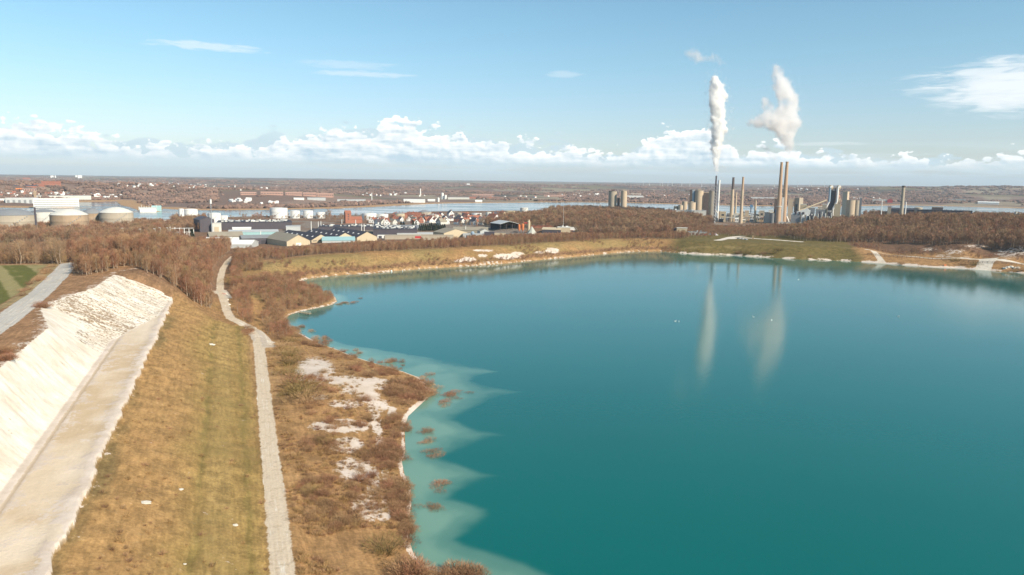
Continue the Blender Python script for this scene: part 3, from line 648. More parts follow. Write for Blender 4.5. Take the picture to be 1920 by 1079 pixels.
def single(name, parts, mats):
    """join (V,F) pieces into one mesh with a material each"""
    me = bpy.data.meshes.new(name); vs = []; fs = []; mi = []
    for k, (V, F) in enumerate(parts):
        b = len(vs); vs.extend(map(tuple, V)); fs.extend([tuple(int(i) + b for i in f) for f in F]); mi += [k] * len(F)
    me.from_pydata(vs, [], fs); me.polygons.foreach_set('material_index', np.array(mi, np.int32))
    for m in mats: me.materials.append(m)
    me.update(); return me
def scatter(poly, spacing, seed, keep=None):
    """jittered grid of points within a ground polygon"""
    poly = np.asarray(poly); g = np.random.default_rng(seed); lo = poly.min(0); hi = poly.max(0)
    xs = np.arange(lo[0], hi[0], spacing); ys = np.arange(lo[1], hi[1], spacing); X, Y = np.meshgrid(xs, ys)
    X = X.ravel() + g.uniform(-.55, .55, X.size) * spacing; Y = Y.ravel() + g.uniform(-.55, .55, Y.size) * spacing
    k = inside(X, Y, poly); X, Y = X[k], Y[k]
    if keep is not None: k = keep(X, Y); X, Y = X[k], Y[k]
    return np.stack([X, Y, height(X, Y) if len(X) else X], 1)
def inst_stuff(name, label, cat, pts, protos, smin, smax, seed):
    """one stuff object: the prototypes' meshes instanced on its points"""
    g = np.random.default_rng(seed); n = len(pts)
    me = bpy.data.meshes.new(name); me.vertices.add(n); me.vertices.foreach_set('co', np.asarray(pts, np.float32).ravel())
    a = me.attributes.new('rz', 'FLOAT_VECTOR', 'POINT'); r = np.zeros((n, 3), np.float32); r[:, 2] = g.uniform(0, 6.28, n); r[:, :2] = g.normal(size=(n, 2)) * .04; a.data.foreach_set('vector', r.ravel())
    a = me.attributes.new('sc', 'FLOAT_VECTOR', 'POINT'); s = g.uniform(smin, smax, n)[:, None] * np.stack([g.uniform(.85, 1.2, n), g.uniform(.85, 1.2, n), g.uniform(.8, 1.15, n)], 1); a.data.foreach_set('vector', s.astype(np.float32).ravel())
    a = me.attributes.new('pick', 'INT', 'POINT'); a.data.foreach_set('value', g.integers(0, len(protos), n).astype(np.int32))
    o = link(name, me); tag(o, label, cat, kind='stuff')
    ng = bpy.data.node_groups.new(name, 'GeometryNodeTree'); ng.interface.new_socket('Geometry', in_out='INPUT', socket_type='NodeSocketGeometry'); ng.interface.new_socket('Geometry', in_out='OUTPUT', socket_type='NodeSocketGeometry')
    N = ng.nodes; L = ng.links; gi = N.new('NodeGroupInput'); go = N.new('NodeGroupOutput'); ip = N.new('GeometryNodeInstanceOnPoints'); L.new(gi.outputs[0], ip.inputs['Points'])
    j = N.new('GeometryNodeJoinGeometry')
    for p in reversed(protos):
        oi = N.new('GeometryNodeObjectInfo'); oi.inputs['Object'].default_value = p; oi.inputs['As Instance'].default_value = True; L.new(oi.outputs['Geometry'], j.inputs[0])
    L.new(j.outputs[0], ip.inputs['Instance']); ip.inputs['Pick Instance'].default_value = True
    for nm, ty, sk in (('rz', 'FLOAT_VECTOR', 'Rotation'), ('sc', 'FLOAT_VECTOR', 'Scale'), ('pick', 'INT', 'Instance Index')):
        na = N.new('GeometryNodeInputNamedAttribute'); na.data_type = ty; na.inputs[0].default_value = nm
        src = next(s_ for s_ in na.outputs if s_.enabled and s_.name == 'Attribute')
        if sk == 'Rotation':
            er = N.new('FunctionNodeEulerToRotation'); L.new(src, er.inputs[0]); src = er.outputs[0]
        L.new(src, ip.inputs[sk])
    L.new(ip.outputs[0], go.inputs[0])
    md = o.modifiers.new('scatter', 'NODES'); md.node_group = ng
    return o

def place_tree(parts, xyz, s, rz, label, group, cat='tree', name='bare_tree'):
    r = bpy.data.objects.new(name, None); COL.objects.link(r); r.location = xyz; r.rotation_euler = (0, 0, rz); r.scale = (s, s, s); r.empty_display_size = 1
    tag(r, label, cat, group)
    for nm, me in parts: link(nm, me, r)
    return r

def build_vegetation():
    near = []; comb = []
    for i in range(5):
        t, c = make_tree('n', 100 + i, 11.5, (2.3, 1.8, 2.9, 2.1, 2.5)[i], 680, 1.5, 0.085, 0.12, 0.95)
        me_t = mesh_np('trunk', *t, M_BARK); me_c = mesh_np('crown', *c, [M_TWIG, M_TWIG, M_TWIG2, M_TWIG, M_SHRUB][i]); near.append((('trunk', me_t), ('crown', me_c)))
        comb.append(single('tree', (t, c), [M_BARK, [M_TWIG, M_TWIG, M_TWIG2, M_TWIG, M_SHRUB][i]]))
    farm = []
    for i in range(4):
        t, c = make_tree('f', 200 + i, 12, 3.1, 300, 2.1, 0.20, 0.30, 0.8, 4, 5); farm.append(single('tree', (t, c), [M_BARK, M_TWIG2 if i != 1 else M_TWIG]))
    shm = [single('shrub', [make_shrub(300 + i, 2.6, 1.9, 620, 0.7, 0.045)], [m]) for i, m in enumerate((M_SHRUB, M_SHRUB, M_TWIG, M_OLIVE))]
    bigsh = []
    for i, m in enumerate((M_TWIG, M_SHRUB, M_TWIG, M_OLIVE)):
        t, c = make_tree('s', 400 + i, 6.0, 2.3, 560, 1.1, 0.075, 0.08, 0.75, 4, 7); bigsh.append(single('tree', (t, c), [M_BARK, m]))
    con = [single('conifer', [make_conifer(500 + i, 10, 2.8, 900)], [M_EVER]) for i in range(2)]

    # --- the wood behind the spoil bank: trees on its near edge one by one, the mass behind as one
    A = [tuple(p) for p in np.vstack([GP([(134, 512), (160, 519), (205, 511), (240, 499), (264, 506)], 34), GP([(292, 538)], 27), GP([(318, 566), (345, 590)], 17), GP([(372, 606), (402, 603), (398, 575)], 9), GP([(393, 556), (405, 530), (408, 512), (418, 492), (428, 478)], 8), GP([(432, 464), (380, 455), (300, 447), (200, 444), (140, 446)], 12), GP([(122, 470), (134, 490)], 30)])]
    def okA(x, y):
        u, v = uv(x, y); return ~((u > U_FOOT - 30) & (v < V_END + 22 - 0.0 * u) & (u > U_EDGE + 4) & (v < V_END + 30)) & (seg_dist(x, y, PATH) > 6) & (seg_dist(x, y, ROADL) > 7) & (seg_dist(x, y, FOOT) > 17)
    P = scatter(A, 3.6, 1, okA); d = np.hypot(P[:, 0], P[:, 1]); P = P[np.argsort(d)]
    print('wood', len(P))
    g = np.random.default_rng(5)
    ind = P[:190]
    for k, p in enumerate(ind):
        s = g.uniform(.7, 1.15) * (1.0 if p[2] < 25 else .82); i = int(g.integers(5))
        if p[2] >= 24: lb, gr = 'bare brown tree in the thicket on top of the white chalk slope', 'bare trees above the chalk slope'
        else: lb, gr = 'tall slender bare tree in the wood beyond the end of the grassy bank', 'bare trees beyond the grassy bank'
        place_tree(near[i], p, s, g.uniform(0, 6.28), lb, gr)
    # single-mesh trees that also serve as the sources of the masses
    def src(name, me, pts, lab, cat, grp, s0=.9, s1=1.1):
        out = []
        for k, p in enumerate(pts):
            o = link(name, me[k % len(me)], None, p, g.uniform(0, 6.28)); s = g.uniform(s0, s1); o.scale = (s, s, s); tag(o, lab, cat, grp); out.append(o)
        return out
    S_near = src('bare_tree', comb, P[190:195], 'bare tree deep inside the wood beyond the grassy bank', 'tree', 'bare trees deep in the wood')
    rest = P[195:]
    inst_stuff('woodland', 'brown leafless wood behind the chalk slope and grassy bank', 'wood', rest, S_near, .55, 1.3, 2)
    # --- brown woods on the low ground to the left
    Wp = np.vstack([GP([(-260, 462), (0, 458), (110, 452), (200, 450), (300, 450), (345, 446)], 9), GP([(330, 432), (318, 424), (255, 421), (200, 418), (90, 424), (0, 424), (-260, 428)], 6)])
    P3 = scatter(Wp, 5.6, 3); d = np.hypot(P3[:, 0], P3[:, 1]); P3 = P3[np.argsort(d)]
    S_far = src('bare_tree', farm, P3[[3, 9, 15, 21]], 'bare rounded tree in the low brown wood before the storage tanks', 'tree', 'trees in the low wood')
    inst_stuff('woodland', 'low brown leafless wood between the farm field and the storage tanks', 'wood', P3[22:], S_far + [S_near[0]], .55, 1.2, 4)
    S_sh = None
    # --- olive hedge wood behind the green field
    Hp = np.vstack([GP([(-260, 487), (0, 486), (95, 486), (118, 492), (122, 478)], 30), GP([(118, 462), (60, 458), (0, 460), (-260, 466)], 26)])
    P4 = scatter(Hp, 4.6, 6)
    S_ol = src('bare_tree', [bigsh[3], bigsh[1]], P4[:2], 'greenish budding tree in the belt behind the green field', 'tree', 'budding trees behind the field')
    inst_stuff('hedge', 'greenish brown belt of trees behind the striped green field', 'trees', P4[2:], S_ol + [S_near[2]], .8, 1.5, 7)
    # scrub between field and road
    # --- mixed scrub between the gravel track and the cove
    Cp = np.vstack([GP([(438, 484), (436, 520), (431, 548), (430, 566), (440, 590), (470, 605), (500, 618), (528, 628), (540, 612)], 7), GP([(534, 598), (560, 582), (618, 570), (626, 562), (600, 553), (562, 543), (556, 530)], 1), GP([(590, 515), (560, 500), (470, 478)], 8)])
    def okC(x, y):
        px, py = proj_np(x, y, height(x, y)); n = fbm(x, y, 22, 71, 3) * 2
        grassy = (px > 452) & (px < 605) & (py < 528 - (px - 452) * 0.10) & (py > 480)
        clear = (np.abs(px - (480 + (py - 560) * 0.1)) < 9) & (py > 555)
        return (~grassy | (n > .25)) & (seg_dist(x, y, PATH) > 5.5) & ~(clear & (n < .3)) & (sdist(x, y, LAKE) > 1.5)
    P6 = scatter(Cp, 4.3, 8, okC); print('cove scrub', len(P6)); d = np.hypot(P6[:, 0], P6[:, 1]); P6 = P6[np.argsort(d)]
    PR = np.concatenate([P6[k::7] for k in range(7)]); n_i = min(92, len(PR))
    for k, p in enumerate(PR[:n_i]):
        i = int(g.choice(4, p=[.45, .2, .27, .08])); olive = i == 3
        o = link('bare_tree', bigsh[i], None, p, g.uniform(0, 6.28)); s = g.uniform(.5, 1.2); o.scale = (s * 1.1, s * 1.1, s)
        tag(o, 'rounded olive green bush in the brown thicket beside the cove' if olive else 'small reddish brown leafless tree between the gravel track and the cove', 'bush' if olive else 'tree', 'olive bushes by the cove' if olive else 'small bare trees by the cove')
    S_big = [o for o in bpy.data.objects if o.name.startswith('bare_tree') and o.data and o.data.name.startswith('tree') and o.data in bigsh][:6]
    S_big = [next(o for o in bpy.data.objects if o.type == 'MESH' and o.data == m) for m in bigsh]
    inst_stuff('thicket', 'reddish brown leafless thicket around the cove shore', 'thicket', PR[n_i:], S_big[:3], .5, 1.15, 9)
    # --- tree belt along the top of the far bank
    line = GP([(440, 484), (475, 474), (520, 476), (600, 474), (700, 468.5), (800, 464), (900, 459), (1000, 453.5), (1100, 448), (1200, 445.5), (1255, 445)], 14)
    def okB(x, y): d = seg_dist(x, y, line); return (d < 26) & (sdist(x, y, LAKE) > 36) & (seg_dist(x, y, PATH) > 6)
    bb = np.vstack([line + [-60, -60], line[::-1] + [60, 60]]); bx = np.array([[-420, 500], [420, 500], [420, 1200], [-420, 1200]])
    P5 = scatter(bx, 3.8, 10, okB); print('belt', len(P5))
    inst_stuff('tree_belt', 'dense belt of young reddish leafless trees along the top of the far bank', 'trees', P5, S_near, .45, .75, 11)
    # shrubs on the far bank
    def okS(x, y):
        s = sdist(x, y, LAKE); a = np.arctan2(x, y); n = fbm(x, y, 30, 73, 3) * 2
        return (s > 1.5) & (s < 38) & (np.hypot(x, y) > 520) & (a < rad(13.5)) & ((s < 9 + 7 * n) | (n > .24))
    P7 = scatter(bx + [[0, -60], [0, -60], [0, 0], [0, 0]], 3.6, 12, okS); print('bank shrubs', len(P7))
    inst_stuff('undergrowth', 'brown scrub fringing the far shore below the grassy bank', 'scrub', P7, S_big[:3], .25, .6, 13)
    # --- forest hill left of the works
    F1 = np.vstack([hit(*zip(*[(905, 424), (960, 430), (1000, 436), (1060, 440), (1150, 444), (1250, 443), (1262, 436), (1300, 432), (1338, 424)]))[:, :2], GP([(1325, 408), (1290, 406), (1250, 402), (1150, 398), (1050, 399), (980, 405), (935, 412)], 16)])
    def okF1(x, y): px, py = proj_np(x, y, height(x, y)); return ~((px > 930) & (px < 1180) & (py > 429 + 2 * (px > 1060)) & (py < 441))
    P8 = scatter(F1, 5.4, 14, okF1); print('hill', len(P8))
    inst_stuff('forest', 'large brown leafless forest on the low hill beside the cement works', 'forest', P8, S_far + [S_near[2]], .6, 1.25, 15)
    P8b = scatter(np.vstack([GP([(880, 452), (1000, 448), (1130, 446), (1255, 446)], 13.5), GP([(1255, 438), (1180, 437), (1060, 441), (960, 445), (880, 449)], 12)]), 4.2, 16)
    inst_stuff('tree_belt', 'low brown scrub between the concrete yard and the far bank', 'scrub', P8b, S_near, .4, .6, 17)
    # --- forest on the right
    F2 = np.vstack([hit(*zip(*[(1475, 446), (1505, 452), (1560, 454), (1640, 455), (1760, 462), (1850, 467), (1935, 474), (2150, 492)]))[:, :2], GP([(2200, 425), (1960, 410), (1800, 404), (1640, 401)], 22), GP([(1600, 408)], 18), GP([(1565, 415)], 14), GP([(1530, 424), (1485, 438)], 12)])
    P9 = scatter(F2, 5.6, 18); print('right', len(P9)); d = np.hypot(P9[:, 0], P9[:, 1]); P9 = P9[np.argsort(d)]
    inst_stuff('forest', 'wide brown leafless forest on the rise above the right shore', 'forest', P9, S_far + [S_near[2]], .65, 1.25, 19)
    def okR(x, y): n = fbm(x, y, 35, 77, 3) * 2; px, py = proj_np(x, y, height(x, y)); return (n > -.05) & (pmask(x, y, height(x, y), RSCARS) < .5) & (seg_dist(x, y, BEACH_ROAD) > 9) & ~inside(x, y, EMBANK)
    P10 = scatter(hit(*zip(*[(1500, 455), (1590, 464), (1640, 482), (1760, 489), (1930, 501), (2100, 515), (2100, 491), (1935, 475), (1760, 463), (1600, 454), (1480, 449)]))[:, :2], 5.0, 20, okR)
    inst_stuff('undergrowth', 'brown scrub on the rough slope between the white shore road and forest', 'scrub', P10, S_big[:3], .25, .7, 21)
    P11 = scatter(hit(*zip(*[(1262, 446), (1345, 446), (1480, 446), (1560, 432), (1480, 424), (1340, 427), (1262, 432)]))[:, :2], 5.0, 22, lambda x, y: (seg_dist(x, y, RIGHT_ROAD) > 10) & (fbm(x, y, 40, 79, 2) > -.12))
    inst_stuff('undergrowth', 'brown leafless brush in front of the cement works', 'scrub', P11, S_far[:3], .35, .6, 23)
    # --- shore scrub close by: bushes one by one
    def shrubs(px, py, s, lab, grp, sq=1.0, kinds=(0, 1, 2), name='shrub', cat='shrub', zmin=None):
        q = hit(px, py)
        for k in range(len(q)):
            p = q[k].copy(); p[2] = max(p[2], -0.35) - 0.05
            o = link(name, shm[int(g.choice(kinds))], None, p, g.uniform(0, 6.28)); ss_ = s[k] * 1.2; o.scale = (ss_ * g.uniform(.9, 1.35), ss_ * g.uniform(.9, 1.3), ss_ * sq * g.uniform(.7, 1.0)); tag(o, lab, cat, grp)
    def blob(n, cx, cy, rx, ry):
        a = g.uniform(0, 6.28, n); r = np.sqrt(g.uniform(0, 1, n)); return cx + np.cos(a) * r * rx, cy + np.sin(a) * r * ry
    L1 = 'reddish brown bush standing in the shallow turquoise water off the shore'; G1 = 'bushes standing in the shallows'
    for n, *b in ((10, 855, 752, 26, 9), (5, 836, 768, 14, 8), (4, 655, 574, 13, 4), (1, 678, 570, 3, 1), (7, 640, 573, 10, 2), (6, 812, 864, 17, 7), (5, 828, 925, 18, 10), (6, 803, 955, 22, 7), (3, 822, 965, 10, 3), (3, 800, 818, 14, 4), (4, 810, 838, 20, 5), (4, 720, 690, 24, 6), (3, 800, 712, 12, 6), (2, 586, 626, 6, 2)):
        x_, y_ = blob(n, *b); shrubs(x_, y_, g.uniform(.45, .95, n), L1, G1, .75, (0, 2))
    L2 = 'brown leafless bush on the scrubby lake shore'; G2 = 'bushes on the near lake shore'
    LX, LY, LS = [], [], []
    for n, sc, *b in ((34, 1.25, 770, 735, 45, 24), (22, 1.0, 700, 694, 60, 14), (16, .9, 640, 668, 36, 9), (14, 1.0, 592, 645, 28, 8), (12, 1.1, 555, 625, 20, 12), (16, .8, 745, 800, 22, 22), (22, .95, 735, 855, 24, 26), (22, .9, 748, 935, 16, 40), (10, .7, 700, 850, 20, 24),
                   (10, .7, 600, 720, 30, 24), (14, .6, 640, 770, 60, 40), (10, .6, 600, 830, 30, 30), (8, .6, 590, 910, 30, 26), (8, .6, 700, 870, 40, 30), (14, .5, 690, 920, 40, 40), (8, .8, 762, 1000, 7, 30), (10, .6, 620, 960, 60, 40)):
        n = int(n * 2.6); x_, y_ = blob(n, *b); LX += list(x_); LY += list(y_); LS += list(sc * g.uniform(.5, 1.1, n))
    LX, LY, LS = map(np.array, (LX, LY, LS)); od = np.argsort(-LS * (LY - 330)); n_i = 120
    shrubs(LX[od[:n_i]], LY[od[:n_i]], LS[od[:n_i]], L2, G2, .85, (0, 1, 1, 2))
    S_s = [next(o for o in bpy.data.objects if o.type == 'MESH' and o.data == m) for m in shm[:3]]
    Q = hit(LX[od[n_i:]], LY[od[n_i:]]); Q[:, 2] = np.maximum(Q[:, 2], -.3); inst_stuff('scrub', 'low brown scrub dotted over the chalky near shore', 'scrub', Q, S_s, .35, 1.1, 31)
    L3 = 'large rounded olive brown bush beside the track verge'; G3 = 'large olive bushes in a row along the verge'
    for cx, cy, s in ((541, 667, 1.9), (543, 684, 2.0), (541, 702, 2.1), (550, 718, 2.0), (558, 731, 2.1), (567, 745, 2.3), (577, 755, 1.8), (553, 742, 1.5), (560, 708, 1.4), (528, 652, 1.7), (542, 642, 1.8), (522, 636, 1.6)):
        shrubs(np.array([cx]), np.array([cy]), [s * 1.15], L3, G3, .8, (3, 1))
    for cx, cy, s, lb in ((612, 832, 1.6, 'olive green bush beside the middle bare chalk patch'), (722, 1037, 1.9, 'dull yellow green bush near the bottom end of the white beach'), (620, 905, 1.1, 'dark red brown bush left of the chalk patch'), (578, 925, 1.2, 'solitary dark green bush in the dry grass beside the track'),
                          (705, 850, 1.0, 'small olive bush between two bare chalk patches')):
        shrubs(np.array([cx]), np.array([cy]), [s], lb, None, .8, (3,) if 'green' in lb or 'olive' in lb else (2,))
    x_, y_ = blob(9, 775, 1072, 24, 10); shrubs(x_, y_, g.uniform(1.0, 1.6, 9), 'dark brown bush on the shore at the bottom of the view', 'bushes at the bottom shore', .9, (2, 0))
    x_, y_ = blob(12, 850, 1084, 50, 8); shrubs(x_, y_, g.uniform(.9, 1.5, 12), 'pale brown reedy bush at the waterline at the bottom edge', 'reedy bushes at the bottom edge', .9, (0, 1))
    x_, y_ = blob(12, 462, 622, 9, 12); shrubs(x_, y_, g.uniform(.6, 1.2, 12), 'reddish bush on the corner of the grassy bank beside the track bend', 'bushes at the track bend', .8, (0, 2))
    x_, y_ = blob(9, 8, 668, 16, 10); shrubs(x_, y_, g.uniform(.6, 1.2, 9), 'dark red bush at the edge of the chalk face beside the pale road', 'bushes at the chalk edge', .8, (2,))
    x_, y_ = blob(7, 82, 574, 14, 5); shrubs(x_, y_, g.uniform(.6, 1.1, 7), 'dark red bush between the pale road and the chalk face', 'bushes between road and chalk face', .8, (2,))
    for k in range(1): pass
    t_ = g.uniform(0, 1, 46); x_ = 0 + 112 * t_ + g.normal(size=46) * 4; y_ = 605 - 112 * t_ + g.normal(size=46) * 4 - 4
    k_ = seg_dist(*hit(x_, y_)[:, :2].T, ROADL) > 7; shrubs(x_[k_], y_[k_], (.5 + .9 * t_[k_]) * g.uniform(.7, 1.2, k_.sum()), 'tawny bush in the rough strip between the green field and pale road', 'bushes along the field edge', .8, (0, 1))
    # green bush by the far part of the track, embankment bushes
    for cx, cy, s, lb in ((440, 532, 3.0, 'round yellow green bush beside the far gravel track'), (1310, 471, 1.2, 'small dark bush at the foot of the green embankment'), (1402, 476, 3.2, 'wide brown bush on the shore before the green embankment'), (1385, 476, 2.2, 'brown bush left of the widest shore bush'),
                          (1450, 476, 3.0, 'olive bush at the shore under the embankment'), (1462, 470, 2.4, 'round olive shrub on the embankment slope'), (1432, 477, 1.8, 'low brown shrub between two shore bushes under the embankment'), (1790, 490, 2.6, 'yellowish bush beside the white shore road'), (1805, 497, 2.2, 'brown bush on the reed strip by the white shore road'), (1830, 497, 2.2, 'brown bush right of the yellowish roadside bush'),
                          (1520, 482, 1.5, 'small reddish bush on the right embankment foot'), (1690, 496, 1.6, 'low brown shrub on the far right waterline'), (1915, 508, 2.6, 'brown bush at the right end of the white beach')):
        shrubs(np.array([cx]), np.array([cy]), [s], lb, None, .75, (3,) if ('green' in lb or 'olive' in lb or 'yellow' in lb) else (0, 1))
    # evergreens and street trees in the town
    def conifers(lst, lab, grp, s0, s1):
        for cx, cy in lst:
            p = hit([cx], [cy])[0]; o = link('conifer', con[int(g.integers(2))], None, p, g.uniform(0, 6)); s = g.uniform(s0, s1); o.scale = (s, s, s); tag(o, lab, 'tree', grp)
    conifers([(268, 423), (262, 422), (256, 422), (275, 424)], 'dark evergreen tree beside the low white hall by the fjord', 'evergreens by the white hall', .9, 1.2)
    conifers([(283 + 9 * i, 452 + (i % 3)) for i in range(5)], 'dark evergreen tree among the street lamps behind the brown wood', 'evergreens by the lamps', .7, 1.0)
    conifers([(361, 450)], 'lone dark conifer beside the white halls', None, 1.3, 1.3)
    conifers([(547, 459)], 'single slim conifer before the white front wall of the gabled hall', None, .8, .8)
    conifers([(752, 424), (757, 424), (780, 424), (775, 423)], 'dark round evergreen between the dark flat roofs and the houses', 'evergreens by the houses', .8, 1.0)
    conifers([(787 + 3.6 * i, 432 + (i % 3) * .7) for i in range(14)], 'dark evergreen in the row beside the grey gabled sheds', 'row of dark evergreens', .9, 1.2)
    # scattered bare trees in town
    T = np.vstack([GP([(370, 448), (560, 418), (700, 432), (880, 446), (1000, 440), (960, 430)], 5), GP([(930, 408), (850, 406), (700, 409), (560, 412), (420, 414), (330, 418)], 5)])
    px_ = g.uniform(300, 960, 900); py_ = g.uniform(406, 432, 900)
    ok = ((py_ < 412 + (px_ > 560) * 3) | (px_ > 860) | ((px_ > 640) & (px_ < 780) & (py_ < 418))) & ~((px_ > 370) & (px_ < 500) & (py_ > 414)) & ~((px_ > 930) & (py_ > 428)) & (py_ < 428)
    Q = hit(px_[ok], py_[ok]); Q = Q[sdist(Q[:, 0], Q[:, 1], FJORD) > 8]; print('town trees', len(Q))
    inst_stuff('garden_trees', 'scattered leafless garden and street trees among the houses and tanks', 'trees', Q, S_far, .35, .8, 25)
    for cx, cy, s in ((482, 413, 1.2), (488, 413, 1.0), (475, 413, .9)):
        o = link('bare_tree', farm[1], None, hit([cx], [cy])[0], cx); o.scale = (s * 1.4, s * 1.4, s); tag(o, 'wide bare tree at the fjord edge left of the tallest white tank', 'tree', 'bare trees at the fjord edge')
    for cx, cy, s in ((617, 410, 1.5), (613, 411, 1.2)):
        o = link('bare_tree', farm[0], None, hit([cx], [cy])[0], cx); o.scale = (s, s, s); tag(o, 'large bare tree left of the red church', 'tree', 'bare trees by the church')
    Q = scatter(np.vstack([GP([(340, 438), (385, 440)], 5), GP([(385, 412), (325, 413), (325, 425)], 5)]), 6, 26); inst_stuff('garden_trees', 'brown trees around the substation left of the dark purple hall', 'trees', Q, S_far, .7, 1.2, 27)
    # --- far side of the fjord: woods read as one mass
    th = g.uniform(rad(-38), rad(38), 60000); rr = 1900 * np.exp(g.uniform(0, 1, 60000) ** .8 * math.log(5.2)); X = rr * np.sin(th); Y = rr * np.cos(th)
    sf = sdist(X, Y, FJORD); n = fbm(X, Y, 420, 91, 4) * 2; left_hill = (np.degrees(th) < -22) & (rr > 2500) & (rr < 3300)
    k = (sf > 70) & (rr > 1950) & (Y > 1300) & ((n > -.02) | (left_hill & (n > -.35))); X, Y = X[k][:17000], Y[k][:17000]; Z = height(X, Y); print('far', len(X))
    fm_ = []
    for i in range(3):
        V = []; F = []; gg = np.random.default_rng(600 + i)
        for j in range(9):
            c = gg.normal(size=3) * [9, 9, 1.0] + [0, 0, 4]; b = bmesh.new(); bmesh.ops.create_icosphere(b, subdivisions=1, radius=1)
            o_ = len(V); s3 = gg.uniform(3.5, 6.5) * np.array([1, 1, .9])
            for v_ in b.verts: V.append(tuple(c + np.array(v_.co) * s3 * gg.uniform(.75, 1.2)))
            F += [tuple(o_ + w.index for w in f.verts) for f in b.faces]; b.free()
        fm_.append(single('clump', [(V, F)], [M_FARTW]))
    idx = [0, 5, 9]
    S_cl = [link('tree_clump', fm_[i], None, (X[idx[i]], Y[idx[i]], Z[idx[i]])) for i in range(3)]
    for o in S_cl: tag(o, 'brown clump of trees on the land across the fjord', 'trees', kind='stuff')
    inst_stuff('distant_woods', 'purplish brown woods and hedges on the land across the fjord', 'woods', np.stack([X, Y, Z - 1], 1)[10:], S_cl, .6, 1.15, 28)
    # dry tussocks on the near bank and shore
    tus = [single('tussock', [make_shrub(700 + i, .55, .55, 70, .45, .05)], [m]) for i, m in enumerate((twig_mat('dry_grass', [(0.36, 0.21, 0.09), (0.42, 0.28, 0.13)]), M_SHRUB))]
    px_ = np.concatenate([g.uniform(500, 780, 4200), g.uniform(120, 520, 1500)]); py_ = np.concatenate([g.uniform(640, 1078, 4200), g.uniform(600, 1078, 1500)])
    Q = hit(px_, py_); u, v = uv(Q[:, 0], Q[:, 1]); n = fbm(Q[:, 0], Q[:, 1], 14, 95, 3) * 2
    k = (sdist(Q[:, 0], Q[:, 1], LAKE) > 1.5) & (seg_dist(Q[:, 0], Q[:, 1], PATH) > 3.2) & (u > U_EDGE + 1) & (n > -.15) & (seg_dist(Q[:, 0], Q[:, 1], GP([(500, 648), (486, 628)], 6)) > 6)
    k &= (u > U_PATH) | (g.uniform(0, 1, len(u)) < .15)
    Q = Q[k]; S_t = []
    for i in range(2):
        o = link('grass_tussock', tus[i], None, Q[i]); tag(o, 'dry grass tussock on the slope beside the track', 'grass', kind='stuff'); S_t.append(o)
    inst_stuff('dry_grass', 'dry tawny grass tussocks on the bank and the shore strip', 'grass', Q[2:], S_t, .6, 1.6, 29)
build_vegetation()
# ------------------------------------------------------------------ buildings and works
def C_(r, g, b): return (r, g, b)
M = dict(
 white=mat('white_paint', (0.72, 0.71, 0.67), 0.7, .10, .15, streak=.10), off=mat('off_white', (0.58, 0.56, 0.50), 0.8, .14, .15, streak=.12),
 conc=mat('concrete', (0.40, 0.34, 0.26), 0.9, .14, .08, streak=.16), warm=mat('warm_concrete', (0.50, 0.395, 0.28), 0.9, .12, .06, streak=.12),
 brickch=mat('chimney_brick', (0.46, 0.31, 0.20), 0.9, .12, .05, streak=.12), soot_shade=mat('sooty_shaded_concrete', (0.13, 0.10, 0.09), 0.9, .2, .1, streak=.2),  # sooty tone, also painted shade on the silo block
 dark=mat('dark_sheet', (0.08, 0.068, 0.078), 0.6, .2, .2, streak=.15), roofd=mat('dark_roof', (0.05, 0.044, 0.052), 0.7, .25, .12), grey=mat('grey_sheet', (0.22, 0.225, 0.23), 0.6, .18, .2, streak=.12),
 tin=mat('pale_tin', (0.46, 0.47, 0.46), 0.5, .15, .12, metal=.0, streak=.1), eternit=mat('fibre_cement', (0.27, 0.235, 0.18), 0.9, .2, .12), tile=mat('red_tile', (0.30, 0.115, 0.07), 0.85, .25, .4),
 brick=mat('red_brick', (0.34, 0.14, 0.09), 0.9, .2, .4), pink=mat('pale_brick', (0.42, 0.25, 0.19), 0.9, .15, .2), orange=mat('orange_paint', (0.62, 0.20, 0.07), 0.6, .15, .4), turq=mat('turquoise_sheet', (0.30, 0.47, 0.47), 0.5, .15, .2, streak=.1),
 steel=mat('steel', (0.40, 0.42, 0.44), 0.4, .15, .4, metal=.6), blue=mat('blue_paint', (0.10, 0.22, 0.36), 0.5, .15, .3), bluegrey=mat('blue_grey_sheet', (0.25, 0.33, 0.40), 0.5, .15, .2, streak=.12), beige=mat('beige_sheet', (0.50, 0.41, 0.28), 0.8, .12, .15, streak=.1),
 glass=mat('window_glass', (0.05, 0.06, 0.07), 0.15, .1, .5, spec=.6), rust=mat('rusty_shaded_plate', (0.36, 0.26, 0.17), 0.8, .3, .12, streak=.3), green=mat('green_sheet', (0.12, 0.34, 0.26), 0.6, .15, .2), red=mat('red_paint', (0.45, 0.05, 0.04), 0.5, .15, .3),  # rusty plate also gives the big tanks their shaded tone
 cloth=mat('tent_cloth', (0.42, 0.42, 0.36), 0.9, .12, .3), chalk=mat('chalk_rubble', (0.60, 0.55, 0.46), 0.95, .2, 1.2), timber=mat('timber', (0.40, 0.28, 0.16), 0.85, .2, .5))

